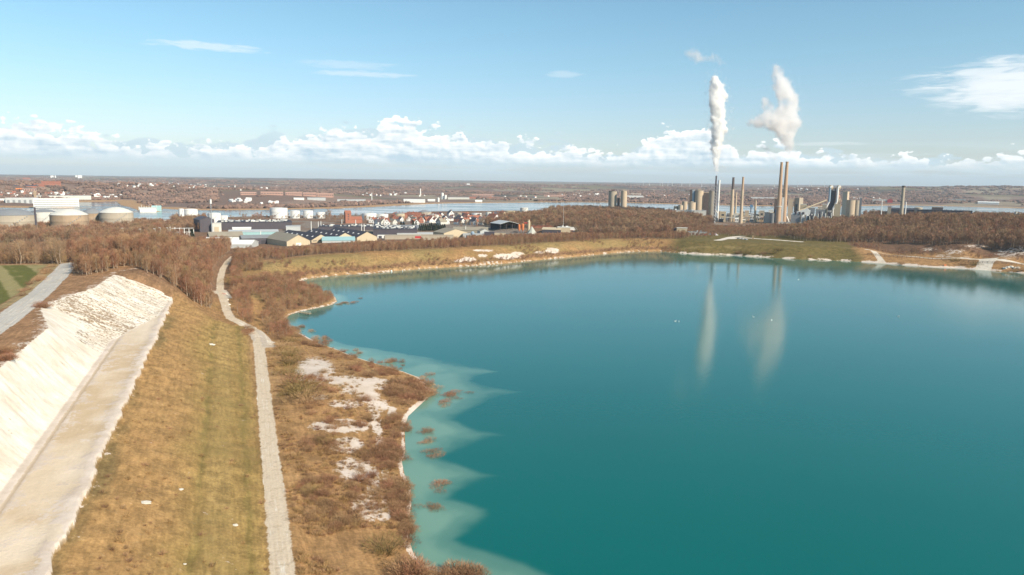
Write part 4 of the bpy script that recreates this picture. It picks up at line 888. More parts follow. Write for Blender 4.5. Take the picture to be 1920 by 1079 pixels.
class MB:
    def __init__(s): s.v = []; s.f = []
    def add(s, V, F): b = len(s.v); s.v += [tuple(map(float, p)) for p in V]; s.f += [tuple(b + i for i in f) for f in F]; return s
    def box(s, x0, x1, y0, y1, z0, z1):
        return s.add([(x0, y0, z0), (x1, y0, z0), (x1, y1, z0), (x0, y1, z0), (x0, y0, z1), (x1, y0, z1), (x1, y1, z1), (x0, y1, z1)],
                     [(0, 3, 2, 1), (4, 5, 6, 7), (0, 1, 5, 4), (1, 2, 6, 5), (2, 3, 7, 6), (3, 0, 4, 7)])
    def cyl(s, x, y, rz, k=20):
        """rz: list of (radius, z) rings"""
        V = []; F = []
        for i, (r, z) in enumerate(rz):
            for j in range(k): a = 2 * math.pi * j / k; V.append((x + r * math.cos(a), y + r * math.sin(a), z))
            if i:
                for j in range(k): F.append((i * k - k + j, i * k - k + (j + 1) % k, i * k + (j + 1) % k, i * k + j))
        F.append(tuple(range(k))[::-1]); n = len(rz) - 1; F.append(tuple(n * k + j for j in range(k)))
        return s.add(V, F)
    def bar(s, a, b, r, k=6):
        a = Vector(a); b = Vector(b); q = (b - a).to_track_quat('Z', 'Y'); L = (b - a).length; V = []; F = []
        for i in range(2):
            for j in range(k): t = 2 * math.pi * j / k; V.append(a + q @ Vector((r * math.cos(t), r * math.sin(t), L * i)))
        F = [(j, (j + 1) % k, k + (j + 1) % k, k + j) for j in range(k)] + [tuple(range(k))[::-1], tuple(k + j for j in range(k))]
        return s.add(V, F)
    def gable(s, w, d, z, rise, t=0.35, o=0.5, ridge='y', cx=0, cy=0):
        """pitched roof slab; ridge along y (away) or x (across)"""
        P = [(-w / 2 - o, z - o * rise / (w / 2)), (0, z + rise), (w / 2 + o, z - o * rise / (w / 2))] if ridge == 'y' else [(-d / 2 - o, z - o * rise / (d / 2)), (0, z + rise), (d / 2 + o, z - o * rise / (d / 2))]
        Q = P + [(p[0], p[1] + t) for p in P[::-1]]; L = (d if ridge == 'y' else w) / 2 + o; V = []
        for e in (-L, L):
            for a, b in Q: V.append((cx + a, cy + e, b) if ridge == 'y' else (cx + e, cy + a, b))
        F = [(i, (i + 1) % 6, 6 + (i + 1) % 6, 6 + i) for i in range(6)] + [(0, 1, 4, 5), (1, 2, 3, 4), (6, 11, 10, 7), (7, 10, 9, 8)]
        return s.add(V, F)
    def prism(s, w, d, z0, z1, rise, ridge='y', cx=0, cy=0):
        """walls up to z1 with gable triangles"""
        s.box(cx - w / 2, cx + w / 2, cy - d / 2, cy + d / 2, z0, z1)
        if ridge == 'y':
            for e in (-d / 2, d / 2): s.add([(cx - w / 2, cy + e - .01, z1), (cx + w / 2, cy + e - .01, z1), (cx, cy + e - .01, z1 + rise), (cx - w / 2, cy + e + .01, z1), (cx + w / 2, cy + e + .01, z1), (cx, cy + e + .01, z1 + rise)], [(0, 1, 2), (5, 4, 3)])
        else:
            for e in (-w / 2, w / 2): s.add([(cx + e - .01, cy - d / 2, z1), (cx + e - .01, cy + d / 2, z1), (cx + e - .01, cy, z1 + rise), (cx + e + .01, cy - d / 2, z1), (cx + e + .01, cy + d / 2, z1), (cx + e + .01, cy, z1 + rise)], [(0, 1, 2), (5, 4, 3)])
        return s
    def mesh(s, name, m, smooth=False):
        me = bpy.data.meshes.new(name); me.from_pydata(s.v, [], s.f)
        if smooth:
            for p in me.polygons: p.use_smooth = len(p.vertices) == 4
        me.materials.append(M[m] if isinstance(m, str) else m)
        b = bmesh.new(); b.from_mesh(me); bmesh.ops.recalc_face_normals(b, faces=b.faces); b.to_mesh(me); b.free(); me.update()
        if smooth: me.set_sharp_from_angle(angle=rad(40))
        return me
    def put(s, name, m, parent=None, smooth=False): return link(name, s.mesh(name, m, smooth), parent)

class Spot:
    """a standing place: base centre on the ground, with metres per photo pixel there"""
    def __init__(s, x0, x1, ytop, ybase=None, d=None, yaw=0.0):
        xc = (x0 + x1) / 2
        if d is None: p = hit([xc], [ybase])[0]
        else:
            q = raydir(xc, ybase or 400); q = q[:2] / np.hypot(*q[:2]) * d; p = np.array([q[0], q[1], H1(*q)])
        s.p = p; s.d = float(np.hypot(p[0], p[1])); depth = float((p - CAMP) @ _f); s.k = depth / FPX
        q = raydir(xc, ytop); s.h = float(CAM_H + q[2] * s.d / np.hypot(q[0], q[1]) - p[2]); s.w = (x1 - x0) * s.k
        s.yaw = -math.atan2(p[0], p[1]) + rad(yaw)
def thing(name, sp, label, cat, group=None):
    o = bpy.data.objects.new(name, None); COL.objects.link(o); o.location = sp.p; o.rotation_euler = (0, 0, sp.yaw); tag(o, label, cat, group); return o

def hall(name, label, sp, dep, wall='off', roof='grey', shape='gable', ridge='x', rise=None, win=0, door=0, sky=0, cat='hall', group=None, wallh=None, front=None, cy=None):
    """industrial hall: walls, roof, and what the photo shows of doors, window bands, skylights"""
    t = thing(name, sp, label, cat, group); w, h = sp.w, sp.h; cy = dep / 2 if cy is None else cy
    if shape == 'gable':
        rise = rise if rise is not None else (w if ridge == 'y' else dep) * 0.14; hw = max(1.5, h - rise)
        MB().prism(w, dep, -1.5, hw, rise, ridge, 0, cy).put('wall', wall, t)
        r = MB().gable(w, dep, hw + .05, rise, .3, .4, ridge, 0, cy).put('roof', roof, t)
        for i in range(sky):
            for sgn in ((1,) if ridge == 'x' else (-1, 1)):
                if ridge == 'y':
                    y = cy - dep / 2 + dep * (i + .7) / (sky + .4); x = sgn * w * .25; z = hw + rise * .5 + .36
                    q = MB().box(-1.1, 1.1, -1.3, 1.3, 0, .25).mesh('skylight', 'white'); o = link('skylight', q, r, (x, y, z)); o.rotation_euler = (0, -sgn * -math.atan(rise / (w / 2)), 0)
                else:
                    x = -w / 2 + w * (i + .5) / sky; q = MB().box(-1.1, 1.1, -1.2, 1.2, 0, .25).mesh('skylight', 'white'); o = link('skylight', q, r, (x, cy - dep * .25, hw + rise * .5 + .36)); o.rotation_euler = (math.atan(rise / (dep / 2)), 0, 0)
    else:
        hw = h; MB().box(-w / 2, w / 2, cy - dep / 2, cy + dep / 2, -1.5, h - .3).put('wall', wall, t)
        r = MB().box(-w / 2 - .25, w / 2 + .25, cy - dep / 2 - .25, cy + dep / 2 + .25, h - .3, h + .25).put('roof', roof, t)
        for i in range(sky):
            g = np.random.default_rng(i + int(w)); x, y = g.uniform(-.45, .45) * w, cy + g.uniform(-.42, .42) * dep; a, b = g.uniform(.8, 2.2, 2)
            link('roof_unit' if i % 3 else 'skylight', MB().box(-a, a, -b, b, 0, g.uniform(.6, 2.0)).mesh('roof_unit', ('off', 'tin', 'grey', 'white')[i % 4]), r, (x, y, h + .26))
    y0 = cy - dep / 2
    for i in range(win):
        x = -w / 2 + w * (i + .5) / win; ww = w / win * .3; MB().box(x - ww, x + ww, y0 - .12, y0 + .1, hw * .55, hw * .8).put('window', 'glass', t)
    for i in range(door):
        x = -w / 2 + w * (i + .5) / door; ww = min(3.0, w / door * .3); MB().box(x - ww, x + ww, y0 - .2, y0 + .1, -1, hw * .62).put('door', front or 'dark', t)
    return t
def tank(label, sp, m='white', dome=.12, group=None, roofm=None, name='storage_tank', stair=True):
    t = thing(name, sp, label, 'tank', group); r = sp.w / 2; h = sp.h * (1 - dome) if dome else sp.h
    MB().cyl(0, r, [(r, -1.5), (r, h * .33), (r * 1.004, h * .34), (r, h * .35), (r, h * .66), (r * 1.004, h * .67), (r, h * .68), (r, h)], 40).put('shell', m, t, True)
    rf = [(r * 1.01, h + .02), (r * 1.01, h + .35)] + [(r * q, h + .35 + sp.h * dome * (1 - q * q)) for q in (.9, .7, .45, .2, .05)]
    MB().cyl(0, r, rf, 40).put('roof', roofm or m, t, True)
    if stair:
        b = MB()
        for i in range(14):
            a0 = -2.4 + i * .11; z = h * i / 14; b.box(r * 1.02 * math.cos(a0) - .5, r * 1.02 * math.cos(a0) + .5, r + r * 1.02 * math.sin(a0) - .5, r + r * 1.02 * math.sin(a0) + .5, z, z + h / 14 * .6)
        b.put('stair', 'steel', t)
    return t
def silo(label, sp, m='conc', group=None, name='silo', cap='conc', cat='silo', topbox=True, k=28):
    t = thing(name, sp, label, cat, group); r = sp.w / 2; h = sp.h
    MB().cyl(0, r, [(r, -2), (r, h - .8)], k).put('shell', m, t, True); MB().cyl(0, r, [(r * 1.02, h - .8), (r * 1.02, h)], k).put('rim', cap, t)
    if topbox: MB().box(-r * .35, r * .45, r * .6, r * 1.3, h, h + max(1.2, r * .3)).put('headhouse', cap, t)
    return t
def chimney(label, sp, wt, m='brickch', top='soot_shade', band=.06, group=None, ring=None, name='chimney'):
    """tapered stack; wt = top width in photo pixels"""
    t = thing(name, sp, label, 'chimney', group); r0, r1, h = sp.w / 2, wt * sp.k / 2, sp.h; f = lambda q: r0 + (r1 - r0) * q
    MB().cyl(0, 0, [(r0, -2)] + [(f(q), h * q) for q in (.1, .3, .5, .7, 1 - band)], 24).put('shaft', m, t, True)
    MB().cyl(0, 0, [(f(1 - band) * 1.0, h * (1 - band)), (r1, h - 1.2), (r1 * 1.12, h - 1.1), (r1 * 1.12, h)], 24).put('crown', top, t, True)
    MB().cyl(0, 0, [(r1 * .8, h + .01), (r1 * .8, h + .05)], 20).put('flue', 'roofd', t)
    for q in ring or ():
        MB().cyl(0, 0, [(f(q) + .2, h * q), (f(q) + 1.3, h * q + .1), (f(q) + 1.3, h * q + 1.2), (f(q) + .2, h * q + 1.3)], 20).put('platform', 'off', t)
    return t
def tower_box(name, label, sp, dep, m='conc', m2=None, cat='building', slots=0, group=None, yaw2=None):
    t = thing(name, sp, label, cat, group); w, h = sp.w, sp.h
    MB().box(-w / 2, w / 2, 0, dep, -2, h).put('wall', m, t); MB().box(-w / 2 - .2, w / 2 + .2, -.2, dep + .2, h, h + .9).put('parapet', m2 or m, t)
    for i in range(slots): z = h * (i + .6) / (slots + .6); MB().box(-w * .22, w * .22, -.15, .1, z, z + h / slots * .35).put('window', 'glass', t)
    return t

def build_works():
    # concrete silos seen over the forest hill
    silo('tall shadow-toned concrete silo, the broader of the two above the forest', Spot(1140, 1155.5, 358.5, d=1650), 'conc', cap='soot_shade', name='concrete_silo')  # the slimmer silo's shadow is carried by a darker concrete
    silo('slimmer pale concrete silo beside the shadow-toned one above the forest', Spot(1163, 1174.5, 358, d=1640), 'warm', name='concrete_silo')
    tower_box('lift_tower', 'small dark conveyor tower between the two silos above the forest', Spot(1156.5, 1162, 372, d=1660), 6, 'soot_shade', 'conc', 'tower')
    # cluster of big silos
    silo('largest round concrete silo at the cement works', Spot(1301.5, 1317, 357.5, d=1500), 'warm', name='concrete_silo')
    tower_box('silo_block', 'dark shaded block between the two big round silos', Spot(1316, 1329.5, 362, d=1520), 16, 'soot_shade', 'warm')  # shade between the silos is put into this block's dark colour
    silo('round grey silo right of the dark block, next to the steaming stack', Spot(1327.5, 1341, 358, d=1495), 'conc', name='concrete_silo', topbox=False)
    tower_box('lift_tower', 'dark brown tower at the left end of the silo cluster', Spot(1291.5, 1297, 357, d=1530), 10, 'soot_shade', 'soot_shade', 'tower')
    tower_box('lift_tower', 'narrow pale blue lift tower on the silo cluster', Spot(1296.5, 1300.5, 357.5, d=1505), 5, 'bluegrey', 'white', 'tower')
    tower_box('lift_tower', 'narrow black tower between the blue lift tower and the largest silo', Spot(1300, 1303, 358.5, d=1508), 5, 'dark', 'dark', 'tower')
    silo('short wide silo in front of the largest silo', Spot(1290, 1303.5, 380, d=1465), 'warm', name='concrete_silo')
    silo('small round silo left of the short wide silo', Spot(1278, 1288, 378, d=1500), 'warm', name='concrete_silo', topbox=False)
    silo('low round tank at the left of the silo cluster', Spot(1263, 1271, 387, d=1470), 'warm', name='concrete_silo', topbox=False)
    silo('low broad silo with equipment on its roof at the left of the works', Spot(1271, 1280, 385, d=1465), 'warm', name='concrete_silo')
    hall('works_shed', 'long pale plinth building below the silo cluster', Spot(1262, 1323, 395, d=1440), 16, 'off', 'tin', 'flat', sky=6)
    b = MB(); t = thing('process_tower', Spot(1266, 1278, 376, d=1475), 'dark steel equipment tower on the left of the silo cluster', 'tower')
    for x in (-5, 0, 5):
        b.bar((x, 0, 0), (x, 0, 24 + x), .5)
    for z in (8, 14, 19): b.box(-6, 6, -2, 2, z, z + 1)
    b.put('frame', 'soot_shade', t); MB().bar((-6, 0, 26), (6, -2, 18), 1.0).put('chute', 'steel', t)
    # the steaming pair of steel stacks and their lattice
    sp = Spot(1336, 1343, 330, d=1420); t = thing('lattice_stack', sp, 'dark lattice mast carrying a thin stack under the white plume', 'chimney'); h = sp.h; b = MB()
    for x in (-3, 3):
        for y in (-3, 3): b.bar((x, y, -1), (x * .75, y * .75, h * .8), .35, 5)
    n = 12
    for i in range(n):
        z0, z1 = h * .8 * i / n, h * .8 * (i + 1) / n
        for s_ in (-1, 1): b.bar((-3 * s_, -3, z0), (3 * s_, -3, z1), .2, 4); b.bar((3, -3 * s_, z0), (3, 3 * s_, z1), .2, 4)
        b.box(-3.1, 3.1, -3.2, -2.9, z1 - .25, z1)
    b.put('lattice', 'steel', t); MB().cyl(0, 0, [(1.5, -1), (1.4, h)], 14).put('flue', 'dark', t, True)
    sp = Spot(1343.2, 1346.8, 338, 412); t = thing('steel_stack', sp, 'slim white steel stack under the tall white plume', 'chimney'); MB().cyl(0, 0, [(sp.w / 2, -1), (sp.w / 2, sp.h - 4), (sp.w / 2 * 1.15, sp.h - 3.8), (sp.w / 2 * 1.15, sp.h)], 16).put('shaft', 'white', t, True); MB().cyl(0, 0, [(sp.w / 2 + 1, sp.h * .45), (sp.w / 2 + 1, sp.h * .45 + .6)], 14).put('platform', 'steel', t)
    silo('small white tank at the foot of the white stack', Spot(1340, 1346, 409, 414.5), 'off', name='process_tank', cat='tank', topbox=False)
    tower_box('filter_house', 'rust brown filter house right of the white stack', Spot(1345, 1350, 397, 410), 6, 'rust', 'rust'); tower_box('filter_house', 'beige narrow filter house beside the rust brown one', Spot(1350.5, 1353, 399, 410), 5, 'beige', 'beige')
    # single chimneys
    chimney('slender chimney with a long black upper third', Spot(1367, 1374.5, 333, 416), 4.0, 'warm', 'soot_shade', .27)
    chimney('short chimney standing directly behind the black-topped one', Spot(1375.5, 1380, 361, 415), 2.6, 'warm', 'warm', .03)
    chimney('chimney with a brown upper part rising from a small building', Spot(1386.5, 1393, 332, d=1500), 3.6, 'warm', 'brickch', .27)
    tower_box('works_building', 'beige block at the foot of the brown-topped chimney', Spot(1386, 1395, 396, 411), 12, 'beige', 'off', slots=2)
    tower_box('works_building', 'pale block at the foot of the black-topped chimney', Spot(1368, 1378, 409, 416), 10, 'warm', 'off')
    chimney('short thick chimney beside the blue crane', Spot(1413.5, 1418, 376.5, d=1560), 3.4, 'warm', 'warm', .03)
    chimney('tall brown chimney, farther one of the steaming pair', Spot(1455, 1464.5, 304.5, d=1500), 4.6, 'brickch', 'brickch', .03, ring=(.28,))
    chimney('tallest brown chimney, nearer one of the steaming pair', Spot(1463.5, 1473.5, 303.5, 418), 5.0, 'brickch', 'brickch', .03)
    chimney('isolated grey chimney with a flared top standing in the forest', Spot(1686.5, 1693.5, 348.5, d=1500), 5.4, 'conc', 'soot_shade', .05)
    chimney('thin white stack just right of the isolated chimney', Spot(1695.6, 1698.6, 379, d=1490), 2.0, 'white', 'white', .03, name='steel_stack')
    sp = Spot(1651.2, 1653, 375, d=1500); t = thing('steel_stack', sp, 'very thin white stack with a wisp of smoke', 'chimney'); MB().cyl(0, 0, [(.9, -1), (.7, sp.h)], 10).put('shaft', 'white', t, True)
    # jib crane
    sp = Spot(1402, 1412, 376, 408); t = thing('dock_crane', sp, 'dark harbour crane with a blue cab between the chimneys', 'crane'); h = sp.h; b = MB()
    b.bar((0, 0, 0), (0, 0, h * .6), 1.2); b.bar((0, 0, h * .6), (-7, 0, h * .68), .7); b.bar((0, 0, h * .7), (3, 0, h), .5); b.put('mast', 'dark', t)
    MB().box(-2.5, 4.5, -2.5, 2.5, h * .58, h * .74).put('cab', 'blue', t)
    # buildings round the twin chimneys
    tower_box('works_building', 'dark brown block behind the left twin chimney', Spot(1451, 1463, 373, d=1540), 14, 'soot_shade', 'warm')
    tower_box('works_building', 'narrow white slab between the twin chimneys', Spot(1465, 1468.5, 371.5, d=1520), 8, 'white', 'white')
    tower_box('works_building', 'flat beige block right of the nearer twin chimney', Spot(1477, 1486, 374, d=1750), 14, 'warm', 'warm')
    sp = Spot(1485, 1500, 372, d=1750, yaw=-38); sp.w *= .72; tower_box('works_building', 'tall square tower with one sunlit side right of the twin chimneys', sp, sp.w * 1.0, 'conc', 'warm', slots=1)
    silo('blue grey steel silo before the twin chimneys', Spot(1452.5, 1460, 393, 419), 'bluegrey', name='steel_silo', cap='bluegrey', topbox=False)
    silo('dark steel silo left of the blue grey one', Spot(1442.5, 1452, 400, 419), 'grey', name='steel_silo', cap='grey', topbox=False)
    silo('dark narrow silo between the blue grey silo and the tallest chimney', Spot(1460, 1466, 394, 417), 'dark', name='steel_silo', cap='dark', topbox=False)
    tower_box('works_building', 'small white block left of the dark steel silo', Spot(1441, 1449, 394, 408), 10, 'off', 'white')
    hall('works_hall', 'cream gabled hall left of the twin chimneys', Spot(1421, 1437, 397, 409), 20, 'off', 'tin', 'gable', 'y'); hall('works_hall', 'low white shed beneath the crane', Spot(1405, 1423, 403, 412), 14, 'off', 'tin', 'gable', 'x', door=3)
    hall('works_hall', 'pale low shed between the black-topped chimney and crane', Spot(1393, 1406, 404, 413), 12, 'beige', 'grey', 'flat', sky=3); hall('works_hall', 'dark low shed behind the small chimneys', Spot(1352, 1388, 404, 411), 16, 'grey', 'dark', 'flat', sky=5)
    tower_box('works_building', 'white pump house with dark gate near the crane', Spot(1396, 1400, 398, 409), 6, 'white', 'off')
    # filter plant with arched white ducts
    sp = Spot(1485, 1518, 390, d=1450); t = thing('filter_plant', sp, 'white filter plant with arched ducts beside the tallest chimney', 'filter plant'); w, h, k_ = sp.w, sp.h, sp.k
    MB().box(-w / 2, -w * .02, 0, 16, -1, h * .58).put('casing', 'grey', t)
    b = MB(); n = 14; P = [(-w / 2 + w * i / n, h * (.62 + .36 * min(1, i / n * 1.15) if i < n - 1 else .86)) for i in range(n + 1)]
    for i in range(n): b.add([(P[i][0], 1, h * .58), (P[i + 1][0], 1, h * .58), (P[i + 1][0], 1, P[i + 1][1]), (P[i][0], 1, P[i][1]), (P[i][0], 14, h * .58), (P[i + 1][0], 14, h * .58), (P[i + 1][0], 14, P[i + 1][1]), (P[i][0], 14, P[i][1])], [(0, 1, 2, 3), (7, 6, 5, 4), (3, 2, 6, 7), (0, 4, 5, 1), (0, 3, 7, 4), (1, 5, 6, 2)])
    b.put('arched_housing', 'white', t)
    for i in range(3): MB().cyl(-w * .26 + i * w * .2, .9, [(w * .06, h * .60), (w * .06, h * .74)], 12).put('vent', 'dark', t)
    for i in range(3):
        x = w * (.06 + .22 * i); f_ = MB().box(x, x + w * .15, -3, 10, -1, h * .52); f_.cyl(x + w * .075, 3, [(w * .075, h * .52), (w * .07, h * .60), (w * .03, h * .64)], 14); q = f_.put('filter_unit', 'white', t); MB().box(x + w * .04, x + w * .11, -3.2, -2.9, h * .12, h * .42).put('panel', 'grey', q)
    sp = Spot(1473, 1480, 406, 418); t = thing('duct', sp, 'slanting white duct leaning against the tallest chimney', 'duct'); MB().bar((sp.w * .4, -2, 0), (-sp.w * .3, -1, sp.h), 1.4, 10).put('pipe', 'white', t)
    hall('works_wall', 'long low pale retaining wall in front of the filter plant', Spot(1461, 1512, 417, 420), 3, 'off', 'off', 'flat'); tower_box('pump_house', 'tiny beige kiosk below the low retaining wall', Spot(1485, 1491, 420.5, 425.5), 4, 'beige', 'beige')
    tower_box('works_building', 'grey block right behind the arched ducts', Spot(1517, 1527, 391, d=1520), 14, 'grey', 'conc', slots=1); hall('works_hall', 'flat pale hall between the filter plant and preheater tower', Spot(1530, 1546, 393, d=1540), 14, 'grey', 'conc', 'flat', sky=5)
    for i, (x0, x1, yt, yb, w_, r_, lb) in enumerate(((1354, 1362, 405, 414, 'off', 'tin', 'small cream shed left of the black-topped chimney'), (1362, 1368, 401, 412, 'grey', 'dark', 'grey block hard against the black-topped chimney'), (1380, 1386, 400, 413, 'warm', 'off', 'warm grey block between the two middle chimneys'),
            (1397, 1404, 408, 416, 'pink', 'tile', 'pinkish hut with red roof in front of the crane'), (1406, 1412, 411, 417, 'off', 'white', 'low white hut at the foot of the crane'), (1424, 1431, 408, 417, 'rust', 'brick', 'rusty brown shed before the cream gabled hall'), (1432, 1442, 406, 418, 'dark', 'roofd', 'dark shed left of the dark steel silo'),
            (1415, 1424, 409, 417, 'beige', 'eternit', 'beige shed before the short thick chimney'), (1388, 1397, 412, 418, 'beige', 'off', 'low beige store in front of the brown-topped chimney'), (1348, 1356, 411, 417, 'dark', 'grey', 'low dark store right of the small white tank'), (1378, 1384, 410, 417, 'white', 'white', 'tiny white kiosk between the middle chimneys'))):
        hall('works_shed', lb, Spot(x0, x1, yt, yb), 9, w_, r_, 'flat' if i % 2 else 'gable', sky=2 if i % 2 else 0, win=2)
    b = MB(); sp = Spot(1350, 1440, 403, 417); t = thing('pipe_bridge', sp, 'long pipe bridge running through the works below the chimneys', 'pipework'); w = sp.w
    for i in range(19): x = -w / 2 + w * i / 18; b.box(x - .3, x + .3, -.3, .3, -1, 8.5)
    b.put('post', 'steel', t); MB().bar((-w / 2, 0, 8.8), (w / 2, 0, 8.8), .7).put('pipe', 'off', t); MB().bar((-w / 2, 1.6, 8.8), (w / 2, 1.6, 8.8), .5).put('pipe', 'rust', t)
    b = MB(); sp = Spot(1518, 1562, 396, d=1440); t = thing('pipe_rack', sp, 'dark tangle of pipework below the preheater tower', 'pipework'); g = np.random.default_rng(3)
    for i in range(16): x = g.uniform(-.5, .5) * sp.w; b.box(x - 1.5, x + 1.5, g.uniform(0, 4), g.uniform(5, 10), -1, sp.h * g.uniform(.4, 1))
    b.put('frame', 'dark', t); b = MB()
    for i in range(12): x = g.uniform(-.5, .5) * sp.w; b.bar((x, -1, 0), (x + g.uniform(-3, 3), -1.5, sp.h * g.uniform(.5, .95)), .8)
    b.put('pipe', 'off', t)
    # preheater tower
    sp = Spot(1546, 1575, 348, 409.5); t = thing('preheater_tower', sp, 'tall preheater tower with two cyclone heads and white ducts', 'tower'); w, h = sp.w, sp.h
    MB().box(-w * .30, -w * .12, 2, 12, -1, h * .9).put('column', 'dark', t); MB().box(-w * .12, w * .02, 4, 12, -1, h * .84).put('column', 'dark', t)
    fr = MB()
    for x in (w * .12, w * .27, w * .42):
        for y in (0, 10): fr.box(x - .7, x + .7, y - .7, y + .7, -1, h * .82 if x < w * .4 else h * .66)
    for q in (.1, .24, .38, .52, .66, .8): fr.box(w * .10, w * (.44 if q < .6 else .3), -1, 11, h * q, h * q + 1.6)
    fr.put('frame', 'pink', t)
    for i, (x, z) in enumerate(((.2, .3), (.34, .32), (.2, .46), (.33, .5), (.24, .6), (.2, .72))): MB().cyl(w * x, 3, [(1.2, h * z - 7), (4.4, h * z), (4.4, h * z + 6), (2, h * z + 8)], 14).put('cyclone', ('beige', 'pink', 'rust')[i % 3], t, True)
    for x0 in (-.26, .2):
        MB().bar((w * x0, -2, h * .5), (w * x0, -2, h * .93), 2.3, 12).put('duct', 'bluegrey' if x0 < 0 else 'white', t); MB().bar((w * (x0 - .0), -2, h * .5), (w * (x0 - .2), -2.5, h * .28), 2.2, 12).put('duct', 'white', t); MB().bar((w * (x0 - .2), -2.5, h * .28), (w * (x0 - .2), -2.5, h * .06), 2.0, 12).put('duct', 'off', t)
        b = MB(); b.cyl(w * (x0 + .05), 2, [(1.5, h * .86), (4.6, h * .92), (4.6, h * .97), (3.0, h * 1.0), (1.0, h * 1.012)], 16); b.put('cyclone_head', 'beige', t, True)
        MB().bar((w * x0, -2, h * .93), (w * (x0 + .13), 0, h * .985), 2.2, 12).put('elbow', 'white', t)
    MB().box(w * .02, w * .10, 3, 11, h * .05, h * .93).put('shaft', 'soot_shade', t); MB().box(w * .26, w * .44, 6, 14, -1, h * .62).put('stair_tower', 'warm', t); MB().box(-w * .5, -w * .3, 3, 13, -1, h * .34).put('mill_house', 'beige', t)
    MB().box(-w * .32, w * .02, 1, 3, h * .18, h * .24).put('gallery', 'off', t); MB().box(-w * .30, w * .3, 2, 12, h * .9, h * .92).put('gallery', 'conc', t)
    for i, (x0, x1, yt, dd, m_, lb) in enumerate(((1350, 1361, 398, 1560, 'beige', 'beige block behind the rust brown filter house'), (1376, 1385, 401, 1600, 'off', 'cream block behind the two middle chimneys'), (1397, 1404, 396, 1580, 'warm', 'warm grey block just left of the crane'), (1424, 1433, 396, 1600, 'conc', 'grey-beige block behind the cream gabled hall'),
            (1434, 1443, 399, 1560, 'off', 'off-white block between the cream hall and dark steel silo'), (1500, 1511, 384, 1650, 'beige', 'beige block rising behind the arched ducts'), (1511, 1518, 388, 1640, 'conc', 'lower grey block right of the beige one behind the ducts'), (1533, 1541, 389, 1640, 'warm', 'warm block behind the pipework'),
            (1564, 1575, 384, 1560, 'beige', 'beige block between preheater tower and slab tower'), (1541, 1549, 384, 1570, 'conc', 'grey block hard left of the preheater tower'))):
        tower_box('works_building', lb, Spot(x0, x1, yt, d=dd), 14, m_, 'off' if i % 2 else m_, slots=2 if i % 3 == 0 else 0)
    for i, (xa, ya, xb, yb, dd) in enumerate(((1322, 366, 1345, 400, 1470), (1394, 398, 1424, 404, 1520), (1498, 396, 1550, 376, 1500), (1443, 402, 1476, 386, 1540), (1588, 386, 1610, 380, 1480))):
        A_ = CAMP + raydir(xa, ya) * dd; B_ = CAMP + raydir(xb, yb) * dd; mid = (A_ + B_) / 2; q = bpy.data.objects.new('conveyor', None); COL.objects.link(q); q.location = mid
        tag(q, 'inclined conveyor gallery ' + ('from the big silos down to the white stack', 'beneath the blue crane', 'running up to the preheater tower', 'crossing behind the twin chimneys', 'in front of the wide beige silo'), 'conveyor') if False else tag(q, 'inclined conveyor gallery ' + ('from the big silos down to the white stack', 'beneath the blue crane', 'running up to the preheater tower', 'crossing behind the twin chimneys', 'in front of the wide beige silo')[i], 'conveyor')
        MB().bar(A_ - mid, B_ - mid, 1.5, 4).put('gallery', ('off', 'steel', 'beige', 'conc', 'steel')[i], q); b = MB()
        for s_ in (.1, .5, .9): c_ = A_ + (B_ - A_) * s_; b.bar((c_[0] - mid[0], c_[1] - mid[1], H1(c_[0], c_[1]) - mid[2] - 1), tuple(c_ - mid), .4, 5)
        b.put('trestle', 'steel', q)
    sp = Spot(1576, 1587, 360, 404, yaw=-24); sp.w *= .8; tower_box('lift_tower', 'windowless beige slab tower right of the preheater tower', sp, sp.w * .9, 'warm', 'warm', 'tower')
    silo('wide beige silo behind the slab tower', Spot(1586, 1602, 375.5, d=1520), 'warm', name='concrete_silo', topbox=False); silo('wide brownish silo right of the beige one', Spot(1600, 1610.5, 376, d=1525), 'conc', name='concrete_silo', topbox=False)
    tower_box('works_building', 'cream block in front of the beige silo', Spot(1587.5, 1595, 384, 405), 10, 'beige', 'off'); tower_box('lift_tower', 'thin grey tower at the right end of the works', Spot(1610, 1614, 372, d=1500), 6, 'grey', 'off', 'tower')
    # low dark halls and tanks beyond the right forest
    hall('works_hall', 'long dark low hall behind the isolated chimney', Spot(1668, 1720, 391, d=1750), 40, 'dark', 'roofd', 'gable', 'x', rise=3); hall('works_hall', 'long dark flat hall right of the round tank', Spot(1726, 1815, 395, d=1700), 40, 'dark', 'roofd', 'flat', sky=4)
    tank('squat round concrete tank beyond the right forest', Spot(1715, 1728, 389, d=1720), 'conc', .05, stair=False); tower_box('works_building', 'square dark building with a pale side beyond the right forest', Spot(1748, 1766, 389.5, d=1720), 16, 'soot_shade', 'conc')
    hall('works_hall', 'small pale shed left of the isolated chimney', Spot(1664, 1670, 388, d=1700), 12, 'conc', 'grey', 'flat'); silo('small white silo at the far right above the forest', Spot(1902, 1907, 398, d=1500), 'off', name='steel_silo', topbox=True); silo('low white silo beside the small one at the far right', Spot(1908, 1914, 400, d=1500), 'off', name='steel_silo', topbox=False)
    # hut by the embankment
    sp = Spot(1263, 1288, 428, 440); t = thing('concrete_hut', sp, 'plain beige concrete hut at the left end of the green embankment', 'hut'); w, h = sp.w, sp.h; MB().box(-w * .28, w / 2, 0, 9, -1, h).put('wall', 'beige', t); MB().box(-w / 2, -w * .28, 2, 10, -1, h * .95).put('shaded_side', 'dark', t); MB().box(-w * .29, w * .51, -.3, 9.3, h, h + .4).put('roof', 'off', t)  # the hut's shaded left side is a separate dark box
    hall('garage_row', 'low grey sheds right of the concrete hut', Spot(1290, 1325, 435.5, 441), 8, 'off', 'grey', 'flat', door=5, sky=3)
